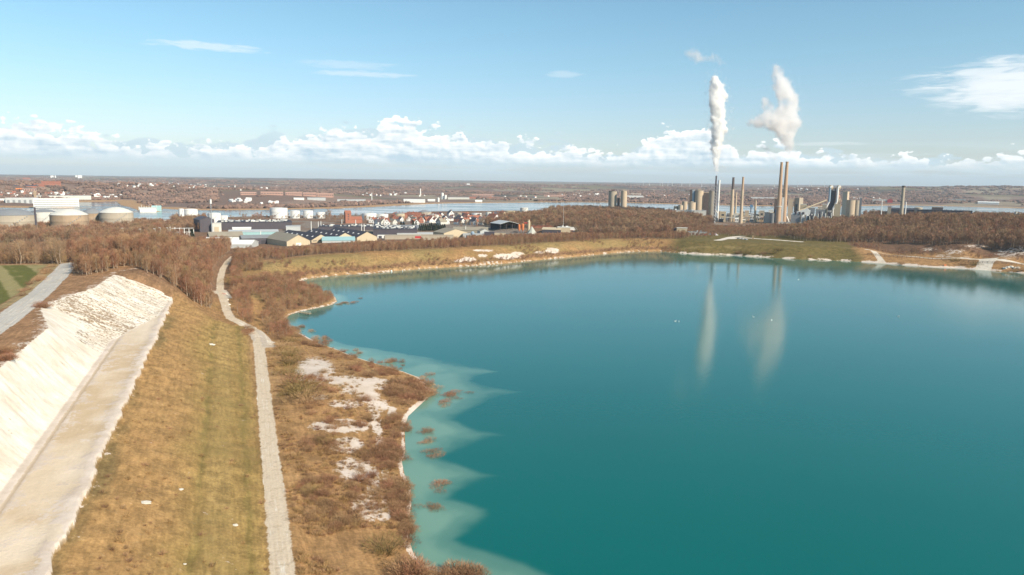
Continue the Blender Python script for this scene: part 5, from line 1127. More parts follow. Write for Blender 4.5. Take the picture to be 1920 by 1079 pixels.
    # lamp posts, viewing frame on the embankment
    sp = Spot(1409.5, 1413.5, 437, 449); t = thing('timber_hut', sp, 'small timber tower on the chalk yard behind the embankment', 'hut'); MB().box(-sp.w * .4, sp.w * .4, 0, 3, 0, sp.h * .55).put('wall', 'timber', t)
    b = MB()
    for x in (-.4, .4): b.bar((sp.w * x, 1, sp.h * .5), (sp.w * x, 1, sp.h * .95), .25, 5)
    b.put('post', 'timber', t); MB().box(-sp.w * .5, sp.w * .5, 0, 3, sp.h * .92, sp.h).put('roof', 'timber', t)
    for i, (x, y) in enumerate(((1385, 448), (1392, 449), (1399, 450))):
        sp = Spot(x - 3, x + 3, y - 2.2, y); q = np.random.default_rng(i); t = link('chalk_boulders', MB().cyl(0, 0, [(sp.w * .6, -.5), (sp.w * .5, sp.h * .6), (sp.w * .2, sp.h)], 7).mesh('chalk_boulders', 'grey'), None, sp.p); tag(t, ('leftmost', 'middle', 'rightmost')[i] + ' of three low dark heaps on the chalk yard', 'heap')
build_works()

def build_town():
    # dark purple hall with the mast, substation and the white halls
    sp = Spot(376, 402, 407.5, 436, yaw=12); t = hall('factory_hall', 'dark purple hall with a folded roof left of the mast', sp, 40, 'dark', 'dark', 'gable', 'y', rise=4)
    hall('factory_hall', 'beige block with a tall door beside the dark purple hall', Spot(398, 415, 419, 437), 14, 'off', 'off', 'flat', door=1, front='beige')
    hall('factory_hall', 'long low dark hall with a roof covered in white ventilators', Spot(412, 545, 417, 431), 60, 'dark', 'roofd', 'flat', sky=85)
    hall('factory_hall', 'low white wing before the dark ventilated hall', Spot(437, 470, 427, 434), 14, 'white', 'white', 'gable', 'x', rise=1.5); hall('factory_hall', 'pale grey block at the right end of the dark ventilated hall', Spot(537, 563, 425, 433), 20, 'tin', 'tin', 'flat')
    t = hall('factory_hall', 'turquoise hall with white pilasters behind the gabled roofs', Spot(432, 520, 432.5, 443), 30, 'turq', 'tin', 'gable', 'x', rise=2)
    hall('factory_hall', 'brown gabled hall behind the white sheds', Spot(395, 455, 436, 449, yaw=8), 20, 'eternit', 'eternit', 'gable', 'x', rise=5)
    sp = Spot(456, 534, 442, 458, yaw=10); hall('warehouse', 'low black-roofed shed in front of the brown gabled hall', sp, 20, 'dark', 'grey', 'gable', 'x', rise=3, door=3, front='roofd')
    sp = Spot(537, 583, 441, 461, yaw=24); hall('warehouse', 'grey-brown hall with a white lower gable wall', sp, 60, 'beige', 'eternit', 'gable', 'y', rise=7, door=1, front='white')
    for x0, x1, yt, yb, lb in ((583, 621, 440, 455, 'orange-beige gabled hall, leftmost of the three black roofed bays'), (627, 668, 437, 453.5, 'middle gabled hall of the three with black roofs and skylights'), (668, 709, 435, 452.5, 'right gabled hall of the three with black roofs and skylights')):
        sp = Spot(x0, x1, yt, yb, yaw=26); hall('warehouse', lb, sp, 95, 'beige', 'roofd', 'gable', 'y', rise=6.5, sky=6, win=3 if x0 < 600 else 0)
    hall('warehouse', 'low turquoise roofed shed in front of the gabled halls', Spot(605, 665, 446, 455), 26, 'tin', 'turq', 'gable', 'x', rise=3.5)
    for x0, x1, yt, yb, lb, k in ((455, 490, 453, 462, 0, 0),): pass
    hall('warehouse', 'white roofed shed beside the track end, nearest the wood', Spot(410, 470, 453, 466, yaw=-14), 36, 'tin', 'white', 'gable', 'x', rise=3.5, sky=4); hall('warehouse', 'white low hall left of the black-roofed shed', Spot(384, 430, 447, 459, yaw=-10), 26, 'white', 'white', 'gable', 'x', rise=3)
    hall('warehouse', 'white flat shed between the brown gabled hall and the black-roofed one', Spot(425, 466, 447, 456, yaw=-12), 22, 'off', 'white', 'gable', 'x', rise=2.5, win=3)
    hall('warehouse', 'dark flat-roofed works with rows of white rooflights', Spot(700, 782, 430, 441), 70, 'dark', 'roofd', 'flat', sky=44); hall('warehouse', 'grey hipped shed behind the dark flat-roofed works', Spot(724, 790, 424, 431), 40, 'eternit', 'grey', 'gable', 'x', rise=4)
    hall('warehouse', 'dark flat works behind the three gabled halls', Spot(600, 720, 425.5, 432), 50, 'dark', 'roofd', 'flat', sky=40); hall('warehouse', 'small white-fronted workshop right of the gabled halls', Spot(708, 728, 440, 447), 14, 'white', 'dark', 'flat', door=2)
    hall('warehouse', 'long grey concrete block wall building left of the red pile', Spot(722, 800, 442, 449), 12, 'conc', 'conc', 'flat'); hall('warehouse', 'pale low shed above the concrete wall', Spot(745, 812, 437, 441), 12, 'off', 'tin', 'gable', 'x', rise=1.5)
    hall('concrete_wall', 'long pale concrete wall behind the tree belt', Spot(790, 850, 441, 452.5), 3, 'conc', 'conc', 'flat', cat='wall'); hall('concrete_wall', 'beige concrete wall right of the tarpaulin shed', Spot(927, 948, 438, 446), 3, 'beige', 'beige', 'flat', cat='wall')
    hall('warehouse', 'dark grey shed with an orange-lit gable', Spot(829, 880, 430, 446, yaw=30), 30, 'beige', 'eternit', 'gable', 'y', rise=5); hall('warehouse', 'long grey shed behind the orange-lit gable', Spot(850, 915, 427, 437), 22, 'eternit', 'eternit', 'gable', 'x', rise=4)
    hall('warehouse', 'white-gabled small hall among the grey sheds', Spot(900, 918, 430, 442, yaw=16), 16, 'tin', 'eternit', 'gable', 'y', rise=3); hall('warehouse', 'black tarpaulin shed at the end of the grey sheds', Spot(908, 927, 436, 446), 10, 'dark', 'dark', 'flat', door=0)
    hall('warehouse', 'pale low wall of sheds behind the blue hopper', Spot(868, 908, 439, 446), 8, 'tin', 'tin', 'flat', door=2)
    sp = Spot(882, 890, 434, 447); t = thing('hopper', sp, 'small light blue hopper in the scrap yard', 'hopper'); MB().cyl(0, 0, [(.8, 0), (1.2, sp.h * .4), (2.6, sp.h * .55), (2.6, sp.h * .8), (.9, sp.h)], 10).put('body', 'bluegrey', t)
    tag(link('container', MB().box(-5, 5, -1.5, 1.5, 0, 3).mesh('container', 'red'), None, hit([891], [447])[0]), 'red container in the yard beside the blue hopper', 'container')
    tag(link('red_canopy', MB().gable(12, 9, 3, 2, .3, .4, 'x').mesh('red_canopy', 'red'), None, hit([788], [451])[0]), 'red pitched canopy behind the belt of trees', 'canopy')
    # open shed, batching silos, tent, yard
    sp = Spot(936, 974, 415.5, 432, yaw=28); t = thing('open_shed', sp, 'open sided shed with a pale curved roof and black interior', 'shed'); w, h = sp.w, sp.h
    MB().gable(w, 34, h - 4, 4, .5, .6, 'y', 0, 17).put('roof', 'tin', t); MB().box(-w / 2, w / 2, 33, 34, 0, h - 4).put('back_wall', 'roofd', t); b = MB()
    for x in (-.5, -.17, .17, .5):
        for y in (.5, 33): b.box(w * x - .3, w * x + .3, y - .3, y + .3, -1, h - 4)
    b.put('post', 'dark', t); MB().box(w / 2 - .5, w / 2, 0, 33, 0, h - 4).put('side_wall', 'dark', t)
    for x0, x1, yt, lb in ((971, 975.6, 421, 'left orange silo of the batching plant'), (977.6, 982.6, 420, 'right orange silo of the batching plant')):
        sp = Spot(x0, x1, yt, 437); t = thing('cement_silo', sp, lb, 'silo'); r, h = sp.w / 2, sp.h; MB().cyl(0, 0, [(r * .3, h * .16), (r, h * .36), (r, h * .93), (r * .5, h)], 16).put('drum', 'orange', t, True); b = MB()
        for a in range(4): b.bar((r * .9 * math.cos(a * 1.57 + .78), r * .9 * math.sin(a * 1.57 + .78), -1), (r * .9 * math.cos(a * 1.57 + .78), r * .9 * math.sin(a * 1.57 + .78), h * .4), .25, 5)
        b.put('leg', 'steel', t)
    sp = Spot(988.5, 994, 412.5, 437); t = thing('cement_silo', sp, 'tall cream silo behind the pyramid tent', 'silo'); r, h = sp.w / 2, sp.h; MB().cyl(0, 0, [(r * .8, -1), (r, h * .2), (r, h * .86), (r * .6, h * .9), (r * .6, h)], 16).put('drum', 'beige', t, True); MB().box(-r * 3.2, 0, -1, 1, h * .72, h * .8).put('conveyor', 'red', t)
    sp = Spot(982, 1012, 425, 444.5); t = thing('pyramid_tent', sp, 'pointed grey-green tent shaped cover in the yard', 'tent'); k = 8; r, h = sp.w / 2, sp.h; MB().cyl(0, 0, [(r, -.5), (r * .98, .6), (r * .45, h * .52), (.3, h)], k).put('canopy', 'cloth', t); MB().cyl(0, 0, [(.25, h), (.2, h + 1)], 6).put('finial', 'steel', t)
    hall('yard_hall', 'long dark fronted hall with cream roof in the timber yard', Spot(1016, 1051, 428, 437.5, yaw=-6), 26, 'dark', 'beige', 'gable', 'x', rise=2.5); hall('yard_hall', 'cream hall joined to the dark fronted one', Spot(1045, 1069, 427, 436), 20, 'beige', 'off', 'flat', sky=4)
    hall('timber_stacks', 'long low red brown stack of timber behind the yard', Spot(994, 1042, 422, 427), 6, 'brick', 'rust', 'flat', cat='stack'); hall('timber_stacks', 'rust red stack at the right end of the yard', Spot(1087, 1107, 430, 435), 6, 'rust', 'brick', 'flat', cat='stack'); hall('yard_hall', 'white low cabin between the yard hall and rust stack', Spot(1069, 1082, 427, 432), 8, 'white', 'white', 'flat')
    hall('yard_hall', 'small beige shed right of the rust stack', Spot(1114, 1127, 428.5, 433), 8, 'beige', 'off', 'gable', 'x', rise=1)
    # masts, lamps and small stacks
    sp = Spot(395, 401, 372, 446); t = thing('radio_mast', sp, 'tall thin radio mast with white antennas at its head', 'mast'); h = sp.h; MB().cyl(0, 0, [(.9, -1), (.35, h)], 8).put('pole', 'steel', t); MB().cyl(0, 0, [(1.2, h * .86), (1.2, h * .97)], 10).put('antenna', 'white', t); MB().cyl(0, 0, [(1.0, h * .8), (1.0, h * .81)], 10).put('platform', 'steel', t)
    for i, (x, y, hh) in enumerate(((489, 446, 9), (597, 432, 13), (602, 431, 13), (584, 447, 22), (667, 425, 11), (678, 434, 11), (683, 434, 11), (687, 411, 10), (721, 424, 14), (700, 424, 8), (641, 420, 8), (657, 416, 9), (1056, 434, 40), (873, 437, 10))):
        p = hit([x], [y])[0]; t = bpy.data.objects.new('flue', None); COL.objects.link(t); t.location = p
        nm = ('in front of the turquoise hall', 'left of a pair behind the black roofs', 'right of a pair behind the black roofs', 'before the middle of the black roofs', 'on the dark works below the church', 'left of a pair on the dark flat roof', 'right of a pair on the dark flat roof', 'below the church by the road', 'beside the grey hipped shed', 'on the rear dark works', 'left below the church', 'directly below the church tower', 'rising from the forest hill by the yard', 'behind the orange-lit gable')[i]
        tag(t, 'thin pale pole ' + nm, 'pole'); MB().cyl(0, 0, [((.55 if hh < 39 else .16), -1), ((.45 if hh < 39 else .10), hh)], 8).put('shaft', 'white', t); MB().cyl(0, 0, [(.7 if hh < 39 else .2, hh), (.7 if hh < 39 else .2, hh + .5)], 8).put('cap', 'tin', t)
    for i, (x, y) in enumerate(((232, 450), (265, 452), (302, 449), (316, 449), (292, 451))):
        p = hit([x], [y])[0]; t = bpy.data.objects.new('street_lamp', None); COL.objects.link(t); t.location = p
        tag(t, 'street lamp on a thin pole among the brown trees, ' + ('leftmost', 'second from the left', 'fourth from the left', 'rightmost', 'third from the left')[i] + ' of five', 'street lamp'); MB().cyl(0, 0, [(.2, -1), (.15, 14)], 6).put('pole', 'off', t); MB().box(-2.2, .2, -.3, .3, 14, 14.4).put('head', 'white', t)
    # substation
    sp = Spot(322, 362, 424, 446); t = thing('substation', sp, 'electric substation with white portal frames left of the purple hall', 'substation'); w, h = sp.w, sp.h
    for i in range(6): MB().box(-w / 2 + w * i / 5 - .35, -w / 2 + w * i / 5 + .35, 0, .7, -1, h * (.95 - .05 * i)).put('post', 'white', t)
    for z in (.45, .78): MB().box(-w / 2, w / 2, .1, .5, h * z, h * z + .7).put('beam', 'tin', t)
    MB().box(-w * .4, w * .1, 3, 9, 0, h * .3).put('transformer', 'dark', t); MB().box(w * .15, w * .4, 2, 8, 0, h * .22).put('transformer', 'white', t)
    for i in range(5): MB().cyl(-w * .4 + i * w * .2, -1, [(.5, 0), (.5, h * .35), (.9, h * .38)], 8).put('insulator', 'white', t)
    hall('pale_hall', 'long low white hall with dark windows beside the fjord', Spot(273, 312, 414, 424), 14, 'off', 'off', 'flat', win=2, sky=2); hall('pale_hall', 'small white building right of the long low hall', Spot(312, 330, 414, 424), 14, 'white', 'tin', 'gable', 'x', rise=2, win=2); hall('pale_hall', 'green roofed shed below the long low white hall', Spot(307, 322, 425, 431), 10, 'green', 'green', 'gable', 'x', rise=1.5)
    # storage tanks
    tank('white tank, tallest and leftmost of the row at the water', Spot(507, 539, 390.5, 410), 'white', .04, 'tanks')
    for x0, x1, yt, lb in ((545, 562, 395.5, 'white tank right of the tallest one'), (569, 587, 395.5, 'white tank, third in the row at the water'), (593, 609.5, 398.5, 'white tank at the right end of the row, partly behind a tree')): tank(lb, Spot(x0, x1, yt, 410), 'white', .04, 'tanks')
    tank('large white tank with dark stair right of the church', Spot(679, 706, 400.5, 413), 'white', .05); tank('white tank right of the one with the dark stair', Spot(707, 728, 402, 413), 'white', .05)
    tank('beige tank with grey domed roof beside red roofs', Spot(740, 759, 399, 411), 'beige', .18, roofm='grey'); tank('largest grey domed tank behind the housing estate', Spot(784, 809, 395, 409), 'conc', .25, roofm='grey'); tank('cream tank right of the grey domed one', Spot(803, 824, 403.5, 413), 'off', .05)
    tank('white tank behind the houses near the forest', Spot(884, 903, 400.5, 410), 'white', .05); tank('cream tank right of the white one behind the houses', Spot(911, 921, 398, 408), 'off', .05); tank('beige tank at the edge of the forest hill', Spot(946, 966, 396, 406), 'beige', .05); tank('small grey tank touching the forest edge', Spot(975, 990, 390, 402), 'off', .03)
    tank('big white tank behind the radio mast', Spot(391, 414, 400, 420), 'white', .05); tank('low white tank right of the one behind the mast', Spot(412, 427, 405, 418), 'white', .04); tank('white tank behind the brown trees by the mast', Spot(346, 371, 392.5, 417), 'white', .06); tank('slim white tank left of the one behind the trees', Spot(336, 346, 392, 418), 'white', .03)
    for x0, x1, yt, m, lb, d in ((-15, 62, 393.5, 'conc', 'huge pale tank at the left edge above the brown wood', 1180), (60, 102, 394, 'off', 'pale wide tank in the gap between the two largest tanks', 1260), (97, 161, 393.5, 'rust', 'huge shade-toned brown tank with a white domed roof', 1150), (155, 190, 392, 'rust', 'shade-toned brown tank right of the white domed one', 1250), (189, 247, 390, 'conc', 'huge pale tank with white domed roof, rightmost of the big ones', 1220)):  # dull shade on the tank sides is put into their plate colours
        tank(lb, Spot(x0, x1, yt, d=d), m, .24 if d != 1260 else .12, roofm='off' if d in (1150, 1220) else 'grey')
    sp = Spot(64.5, 67, 389, d=1150); t = thing('steel_stack', sp, 'dark short stack before the gap in the big tanks', 'chimney'); MB().cyl(0, 0, [(1.1, -1), (1.1, sp.h)], 10).put('shaft', 'dark', t)
    # the church
    sp = Spot(648, 659, 395, 419, yaw=14); t = thing('church', sp, 'red brick church with a saddle roofed tower', 'church'); w, h = sp.w, sp.h
    MB().prism(w, w, -1, h * .78, h * .2, 'x', 0, w / 2).put('tower', 'brick', t); MB().gable(w, w, h * .78 + .05, h * .2, .3, .2, 'x', 0, w / 2).put('tower_roof', 'tile', t)
    MB().prism(w * 1.9, w * 1.15, -1, h * .30, h * .2, 'x', w * 1.45, w * .6).put('nave', 'brick', t); MB().gable(w * 1.9, w * 1.15, h * .30 + .05, h * .2, .3, .3, 'x', w * 1.45, w * .6).put('nave_roof', 'tile', t)
    for z in (.3, .5, .66): MB().box(-w * .12, w * .12, -.1, .1, h * z, h * z + h * .07).put('window', 'glass', t)
    # houses of the estate
    hm = {}
    def house(x, y, s, yaw, wall, roof, lb, grp, big=False):
        k = (wall, roof); W, D, Hh, R_ = 8.5, 11.5, 4.2, 4.4
        if k not in hm:
            wl = MB().prism(W, D, -1, Hh, R_, 'y').mesh('wall', wall); rf = MB().gable(W, D, Hh + .05, R_, .3, .45, 'y').mesh('roof', roof)
            wn = MB(); [wn.box(a - .6, a + .6, -D / 2 - .08, -D / 2 + .05, z, z + 1.3) for a, z in ((-2, 1.2), (2, 1.2), (0, 4.6))]; hm[k] = (wl, rf, wn.mesh('windows', 'glass'), MB().box(-.5, .5, -.5, .5, 0, 2.4).mesh('chimney', 'brick'))
        p = hit([x], [y])[0]; t = bpy.data.objects.new('house', None); COL.objects.link(t); t.location = p; t.rotation_euler = (0, 0, rad(yaw)); t.scale = (s, s, s); tag(t, lb, 'house', grp)
        m4 = hm[k]; link('wall', m4[0], t); r = link('roof', m4[1], t); link('window', m4[2], t); link('chimney', m4[3], r, (1.2, 2, Hh + R_ - 1))
    H = [(925, 420, 1.9, 35, 'white', 'tile', 'large white house with red roof standing apart before the forest'), (890, 421, 1.3, 30, 'white', 'dark', 'white house with black roof right of the estate rows'), (845, 406, 1.5, 20, 'white', 'dark', 'white house with a long dark roof at the back of the estate'), (862, 416, 1.4, 35, 'white', 'dark', 'bright white gable in the front row of the estate'),
         (875, 413, 1.5, 30, 'white', 'tile', 'white house with orange red roof in the estate'), (877, 418, 1.3, 40, 'white', 'tile', 'white gable directly below the orange red roof'), (942, 408, 1.5, 35, 'beige', 'brick', 'cream gabled house at the edge of the forest'), (930, 407, 1.3, -30, 'off', 'dark', 'dark roofed house beside the cream gabled one'), (822, 412, 1.4, 25, 'brick', 'tile', 'brown brick house with tiled roof at the left of the estate')]
    for h_ in H: house(*h_, None)
    g = np.random.default_rng(12); n = 0
    kinds = [('white', 'tile', 'small white house with red tiled roof in the fjord side estate'), ('white', 'dark', 'small white house with dark roof in the fjord side estate'), ('brick', 'tile', 'small red brick house in the fjord side estate'), ('off', 'eternit', 'small cream house with grey roof in the fjord side estate')]
    for i in range(74):
        x = g.uniform(770, 905); y = 408 + (g.integers(0, 5) * 3.2) + g.uniform(-.6, .6)
        if y > 420 and x < 815: continue
        k = kinds[int(g.choice(4, p=[.24, .46, .10, .20]))]; house(x, y, g.uniform(.95, 1.25), float(g.choice([35, -52])) + g.uniform(-6, 6), k[0], k[1], k[2], 'estate houses: ' + k[2][:24])
    for x, y, a in ((744, 409, 60), (750, 409, 60), (756, 409.5, 60), (769, 408, 60), (776, 408, 60), (783, 409, 70)): house(x, y, 1.3, a, 'brick', 'tile', 'red roofed terrace house beside the domed beige tank', 'red terrace by the tank')
    for i in range(22):
        x = g.uniform(690, 790); y = g.uniform(413, 423); k = kinds[int(g.choice(4))]; house(x, y, g.uniform(.9, 1.2), g.uniform(-60, 60), k[0], k[1], 'scattered house among bare trees right of the church, ' + {'tile': 'red', 'dark': 'dark', 'eternit': 'grey'}[k[1]] + ' roof on ' + {'white': 'white', 'brick': 'brick', 'off': 'cream'}[k[0]] + ' walls', 'houses right of the church: ' + k[0] + k[1])
build_town()

def build_far_shore():
    # office block with ribbon windows, quay sheds, harbour works
    sp = Spot(70, 143, 372.5, 389.5); t = thing('office_block', sp, 'long white office block with dark ribbon windows on the far quay', 'office'); w, h = sp.w, sp.h; MB().box(-w / 2, w / 2, 0, 18, 0, h).put('wall', 'white', t); MB().box(-w / 2 + .5, w / 2 - .5, -.5, 17, -2, .05).put('plinth', 'dark', t)
    for i in range(4): MB().box(-w * .485, w * .485, -.2, .1, h * (.1 + .23 * i), h * (.15 + .23 * i)).put('window', 'glass', t)
    hall('quay_shed', 'white quay shed with grey folding doors at the left edge', Spot(16, 68, 372, 381), 40, 'tin', 'white', 'flat', door=6, front='grey'); hall('quay_shed', 'bright white low shed at the left border of the far shore', Spot(-30, 15, 373, 380), 40, 'white', 'off', 'flat'); hall('quay_shed', 'dark blue striped shed beside the office block', Spot(50, 68, 376, 380.5), 10, 'dark', 'white', 'flat')
    hall('quay_shed', 'very long grey roofed shed behind the office block', Spot(70, 164, 367.5, 374), 40, 'off', 'tin', 'flat')
    tower_box('water_tower', 'square brown tower behind the quay sheds', Spot(64, 68.5, 359, 374), 8, 'rust', 'warm', 'tower'); sp = Spot(118, 122, 359, 371); t = thing('church', sp, 'white church with a stepped tower on the far hill foot', 'church'); MB().prism(6, 8, 0, sp.h * .8, sp.h * .2, 'y').put('tower', 'white', t); MB().prism(16, 9, 0, sp.h * .35, 4, 'x', 9, 0).put('nave', 'white', t)
    sp = Spot(259, 301, 384.5, 397.3); t = thing('pumping_station', sp, 'pale green pier building on a white quay in the fjord', 'building'); w, h = sp.w, sp.h; MB().box(-w * .38, w * .28, -3, 10, -.5, h * .38).put('quay_wall', 'white', t); MB().box(-w * .42, w * .3, 2, 16, 0, h * .62).put('hall', 'tin', t); MB().box(w * .1, w * .5, 16, 24, 0, h * .85).put('annex', 'turq', t); b = MB()
    for i in range(8): b.box(-w * .4 + i * w * .1 - .4, -w * .4 + i * w * .1 + .4, 6, 7, h * .62, h * (.8 + .2 * (i % 3 == 1)))
    b.put('davit', 'off', t)
    # red barracks, brick apartment rows
    for x0, x1, yt, yb, lb in ((81, 112, 340.5, 350, 'large red roofed school on the left hill'), (44, 56, 333.5, 337.5, 'small red roofed block on the skyline at left'), (64, 82, 345, 350, 'orange roofed wing beside the red school')): hall('school', lb, Spot(x0, x1, yt, yb), 40, 'brick', 'tile', 'gable', 'x', rise=8)
    hall('apartment_block', 'dark roofed long block below the red school', Spot(30, 66, 347.5, 352), 20, 'brick', 'dark', 'gable', 'x', rise=3, cat='apartments'); hall('apartment_block', 'orange roofed cube house on the left slope', Spot(31, 43, 353.5, 359), 14, 'beige', 'orange', 'gable', 'x', rise=5, cat='apartments'); hall('apartment_block', 'brown brick block with white balconies on the left slope', Spot(44, 67, 354, 362), 16, 'pink', 'grey', 'flat', win=6, cat='apartments')
    for i, (x0, x1, yt, yb) in enumerate(((452, 480, 360.5, 366), (490, 530, 360, 366), (536, 566, 361, 367), (569, 592, 361.5, 368.5), (594, 625, 363, 370), (1020, 1060, 366, 369.5), (885, 925, 364.5, 368))):
        hall('apartment_block', ('first', 'second', 'third', 'fourth', 'fifth', '', '')[i] + ' long pinkish brick block from the left across the fjord' if i < 5 else ('thin brick block across the strait near the concrete silos', 'thin brick block across the strait behind the white manor')[i - 5], Spot(x0, x1, yt, yb), 12, 'pink', 'pink', 'gable', 'x', rise=3, win=8, cat='apartments')
    hall('far_hall', 'long white shed on the far shore above the strait', Spot(757, 797, 374, 380.5), 40, 'white', 'white', 'gable', 'x', rise=3); hall('far_hall', 'pale green roofed shed across the fjord', Spot(577, 610, 371.5, 376), 40, 'tin', 'tin', 'flat'); hall('far_hall', 'low white shed left of the pale green one', Spot(551, 570, 371.5, 375), 30, 'white', 'white', 'flat'); hall('far_hall', 'low greenish hall with dark doors across the fjord', Spot(633, 685, 374.5, 380.5), 30, 'tin', 'tin', 'flat', door=4)
    hall('far_hall', 'tan gravel works roof at the far quay', Spot(690, 722, 377, 381.5), 40, 'beige', 'pink', 'gable', 'x', rise=4); hall('far_hall', 'white peaked hall at the far quay end', Spot(802, 816, 374, 378), 20, 'white', 'white', 'gable', 'x', rise=4); hall('far_hall', 'white domed store on the spit of the far shore', Spot(891, 904, 375.5, 379.5), 20, 'white', 'white', 'gable', 'x', rise=5)
    silo('white silo tower on the far quay', Spot(827, 832, 362.5, 374), 'white', name='quay_silo', cap='white'); silo('white silo right of the first one on the far quay', Spot(833, 837.5, 366, 374), 'white', name='quay_silo', cap='white', topbox=False); silo('small squat white silo left of the quay silos', Spot(820, 824, 371.5, 379), 'white', name='quay_silo', cap='white')
    for x0, x1, yt, yb, lb in ((787, 789.5, 354, 367, 'white far chimney above the long white shed'), (696.4, 698, 362, 379, 'thin white stack across the fjord, left of the white chimney')): chimney(lb, Spot(x0, x1, yt, yb), (x1 - x0) * .8, 'white', 'white', .04)
    hall('far_hall', 'white manor like block high on the far slope', Spot(875, 881, 344.5, 348.5), 12, 'white', 'white', 'flat'); hall('far_hall', 'low white factory right of the concrete silos', Spot(1176, 1206, 367.5, 372.5), 40, 'white', 'white', 'flat', sky=3); hall('far_hall', 'cream upper roof behind the low white factory', Spot(1180, 1202, 363.5, 366.5), 30, 'off', 'beige', 'flat')
    hall('far_hall', 'long thin white shed across the strait at the right', Spot(1836, 1870, 378.5, 383.5), 40, 'white', 'white', 'gable', 'x', rise=4); hall('far_hall', 'red building at the far water edge', Spot(1664, 1673, 373, 380.5), 20, 'red', 'red', 'gable', 'y', rise=6); hall('far_hall', 'white greenhouse strip on the far right fields', Spot(1514, 1534, 374.3, 375.8), 30, 'white', 'white', 'flat'); hall('far_hall', 'long thin pale roof behind the red building', Spot(1674, 1800, 372.8, 374.3), 20, 'tin', 'tin', 'flat')
    hall('far_hall', 'row of white greenhouse roofs left of the twin chimneys', Spot(1409, 1452, 370.5, 374), 40, 'white', 'tin', 'flat', sky=5); hall('far_hall', 'white sheds near the far water left of the isolated chimney', Spot(1637, 1662, 374.5, 379.5), 30, 'off', 'off', 'flat', sky=8)
    hall('far_hall', 'reddish long works on the far shore beyond the strait', Spot(880, 935, 369.5, 373), 30, 'brick', 'pink', 'flat'); hall('far_hall', 'white low works beside the reddish one', Spot(840, 880, 370.5, 374), 30, 'off', 'tin', 'flat')
    for i, (x, w_) in enumerate(((103, 5), (109, 2), (148, 3), (153, 4), (157, 3))): sp = Spot(x - w_ / 2, x + w_ / 2, 329.3 if i > 1 else 329.6, d=9500); tag(link('far_silo', MB().box(-sp.w / 2, sp.w / 2, 0, 15, -10, sp.h).mesh('far_silo', 'white'), None, sp.p, sp.yaw), ('first', 'second', 'third', 'fourth', 'fifth')[i] + ' white block from the left on the distant skyline', 'building')
    # wind turbines
    rm = None
    for i, (x, yt) in enumerate(((1204, 343), (1216, 344), (1235.5, 343), (1240, 344), (1250, 343.5), (1258, 344), (1276, 342.5), (1291, 343.5), (1313, 344), (1449, 345), (1492, 345), (1514, 344), (1518, 345), (1542, 347))):
        sp = Spot(x - 1, x + 1, yt + 1.0, d=8600); hh = sp.h
        if hh < 60: hh = 70
        if rm is None:
            tw = MB().cyl(0, 0, [(2.6, -8), (1.6, 80)], 8).mesh('tower', 'white'); b = MB()
            for a in range(3): an = a * 2.0944 + .4; b.add([(-1.0 * math.cos(an), -3, 80 + 1.0 * math.sin(an)), (1.0 * math.cos(an), -3, 80 - 1.0 * math.sin(an)), (34 * math.sin(an), -3, 80 + 34 * math.cos(an)), (0, -2, 80)], [(0, 1, 2), (1, 0, 3), (0, 2, 3), (2, 1, 3)])
            rm = (tw, MB().box(-2, 2, -3, 4, 78.5, 82).mesh('nacelle', 'white'), b.mesh('rotor', 'white'))
        t = thing('wind_turbine', sp, 'white wind turbine on the hazy skyline behind the cement works', 'wind turbine', 'wind turbines on the skyline'); s = hh / 82; t.scale = (s, s, s)
        for nm, m_ in zip(('tower', 'nacelle', 'rotor'), rm): link(nm, m_, t)
    # houses across the fjord: a few pixels each
    g = np.random.default_rng(33); hs = []
    for wl, rf in (('white', 'white'), ('white', 'tile'), ('white', 'grey'), ('pink', 'tile')):
        b = MB().prism(11, 9, -2, 5, 4, 'x'); k = len(b.f); b.gable(11, 9, 5.05, 4, .3, .3, 'x'); me = bpy.data.meshes.new('house'); me.from_pydata(b.v, [], b.f); me.materials.append(M[wl]); me.materials.append(M[rf])
        for p in me.polygons: p.material_index = 0 if p.index < k else 1
        hs.append(me)
    # clusters: count, x, y, x spread, y spread, weights, words
    CL = [(46, 290, 347, 80, 4, (.6, .1, .2, .1), 'in the upper suburb across the fjord at left'), (40, 430, 352, 90, 4, (.6, .1, .2, .1), 'in the upper suburb left of the brick blocks'), (22, 20, 366, 40, 4, (.35, .4, .05, .2), 'on the slope above the quay sheds'), (16, 100, 365, 26, 3, (.4, .35, .15, .1), 'behind the office block'),
          (12, 170, 368, 16, 2, (.5, .3, .1, .1), 'by the water right of the office block'), (20, 215, 371, 22, 2, (.7, .1, .1, .1), 'along the far quay'), (26, 450, 377, 26, 2.4, (.75, .05, .2, 0), 'in the village on the far shore left of the tall tank'), (10, 510, 382, 20, 1.5, (.7, .2, .1, 0), 'near the far waterline behind the tall tank'),
          (16, 1080, 368, 60, 2.5, (.55, .3, .1, .05), 'on the far shore left of the concrete silos'), (16, 1250, 369, 50, 2.5, (.5, .4, .1, 0), 'on the far shore before the silo cluster'), (22, 1500, 356, 90, 3, (.7, .1, .2, 0), 'on the hazy hillside behind the preheater tower'), (10, 1620, 373, 30, 3, (.8, .1, .1, 0), 'on the far shore left of the isolated chimney'), (14, 740, 366, 60, 4, (.6, .1, .2, .1), 'on the flat land above the long white shed'), (12, 960, 372, 60, 2, (.6, .2, .2, 0), 'along the road of the far shore')]
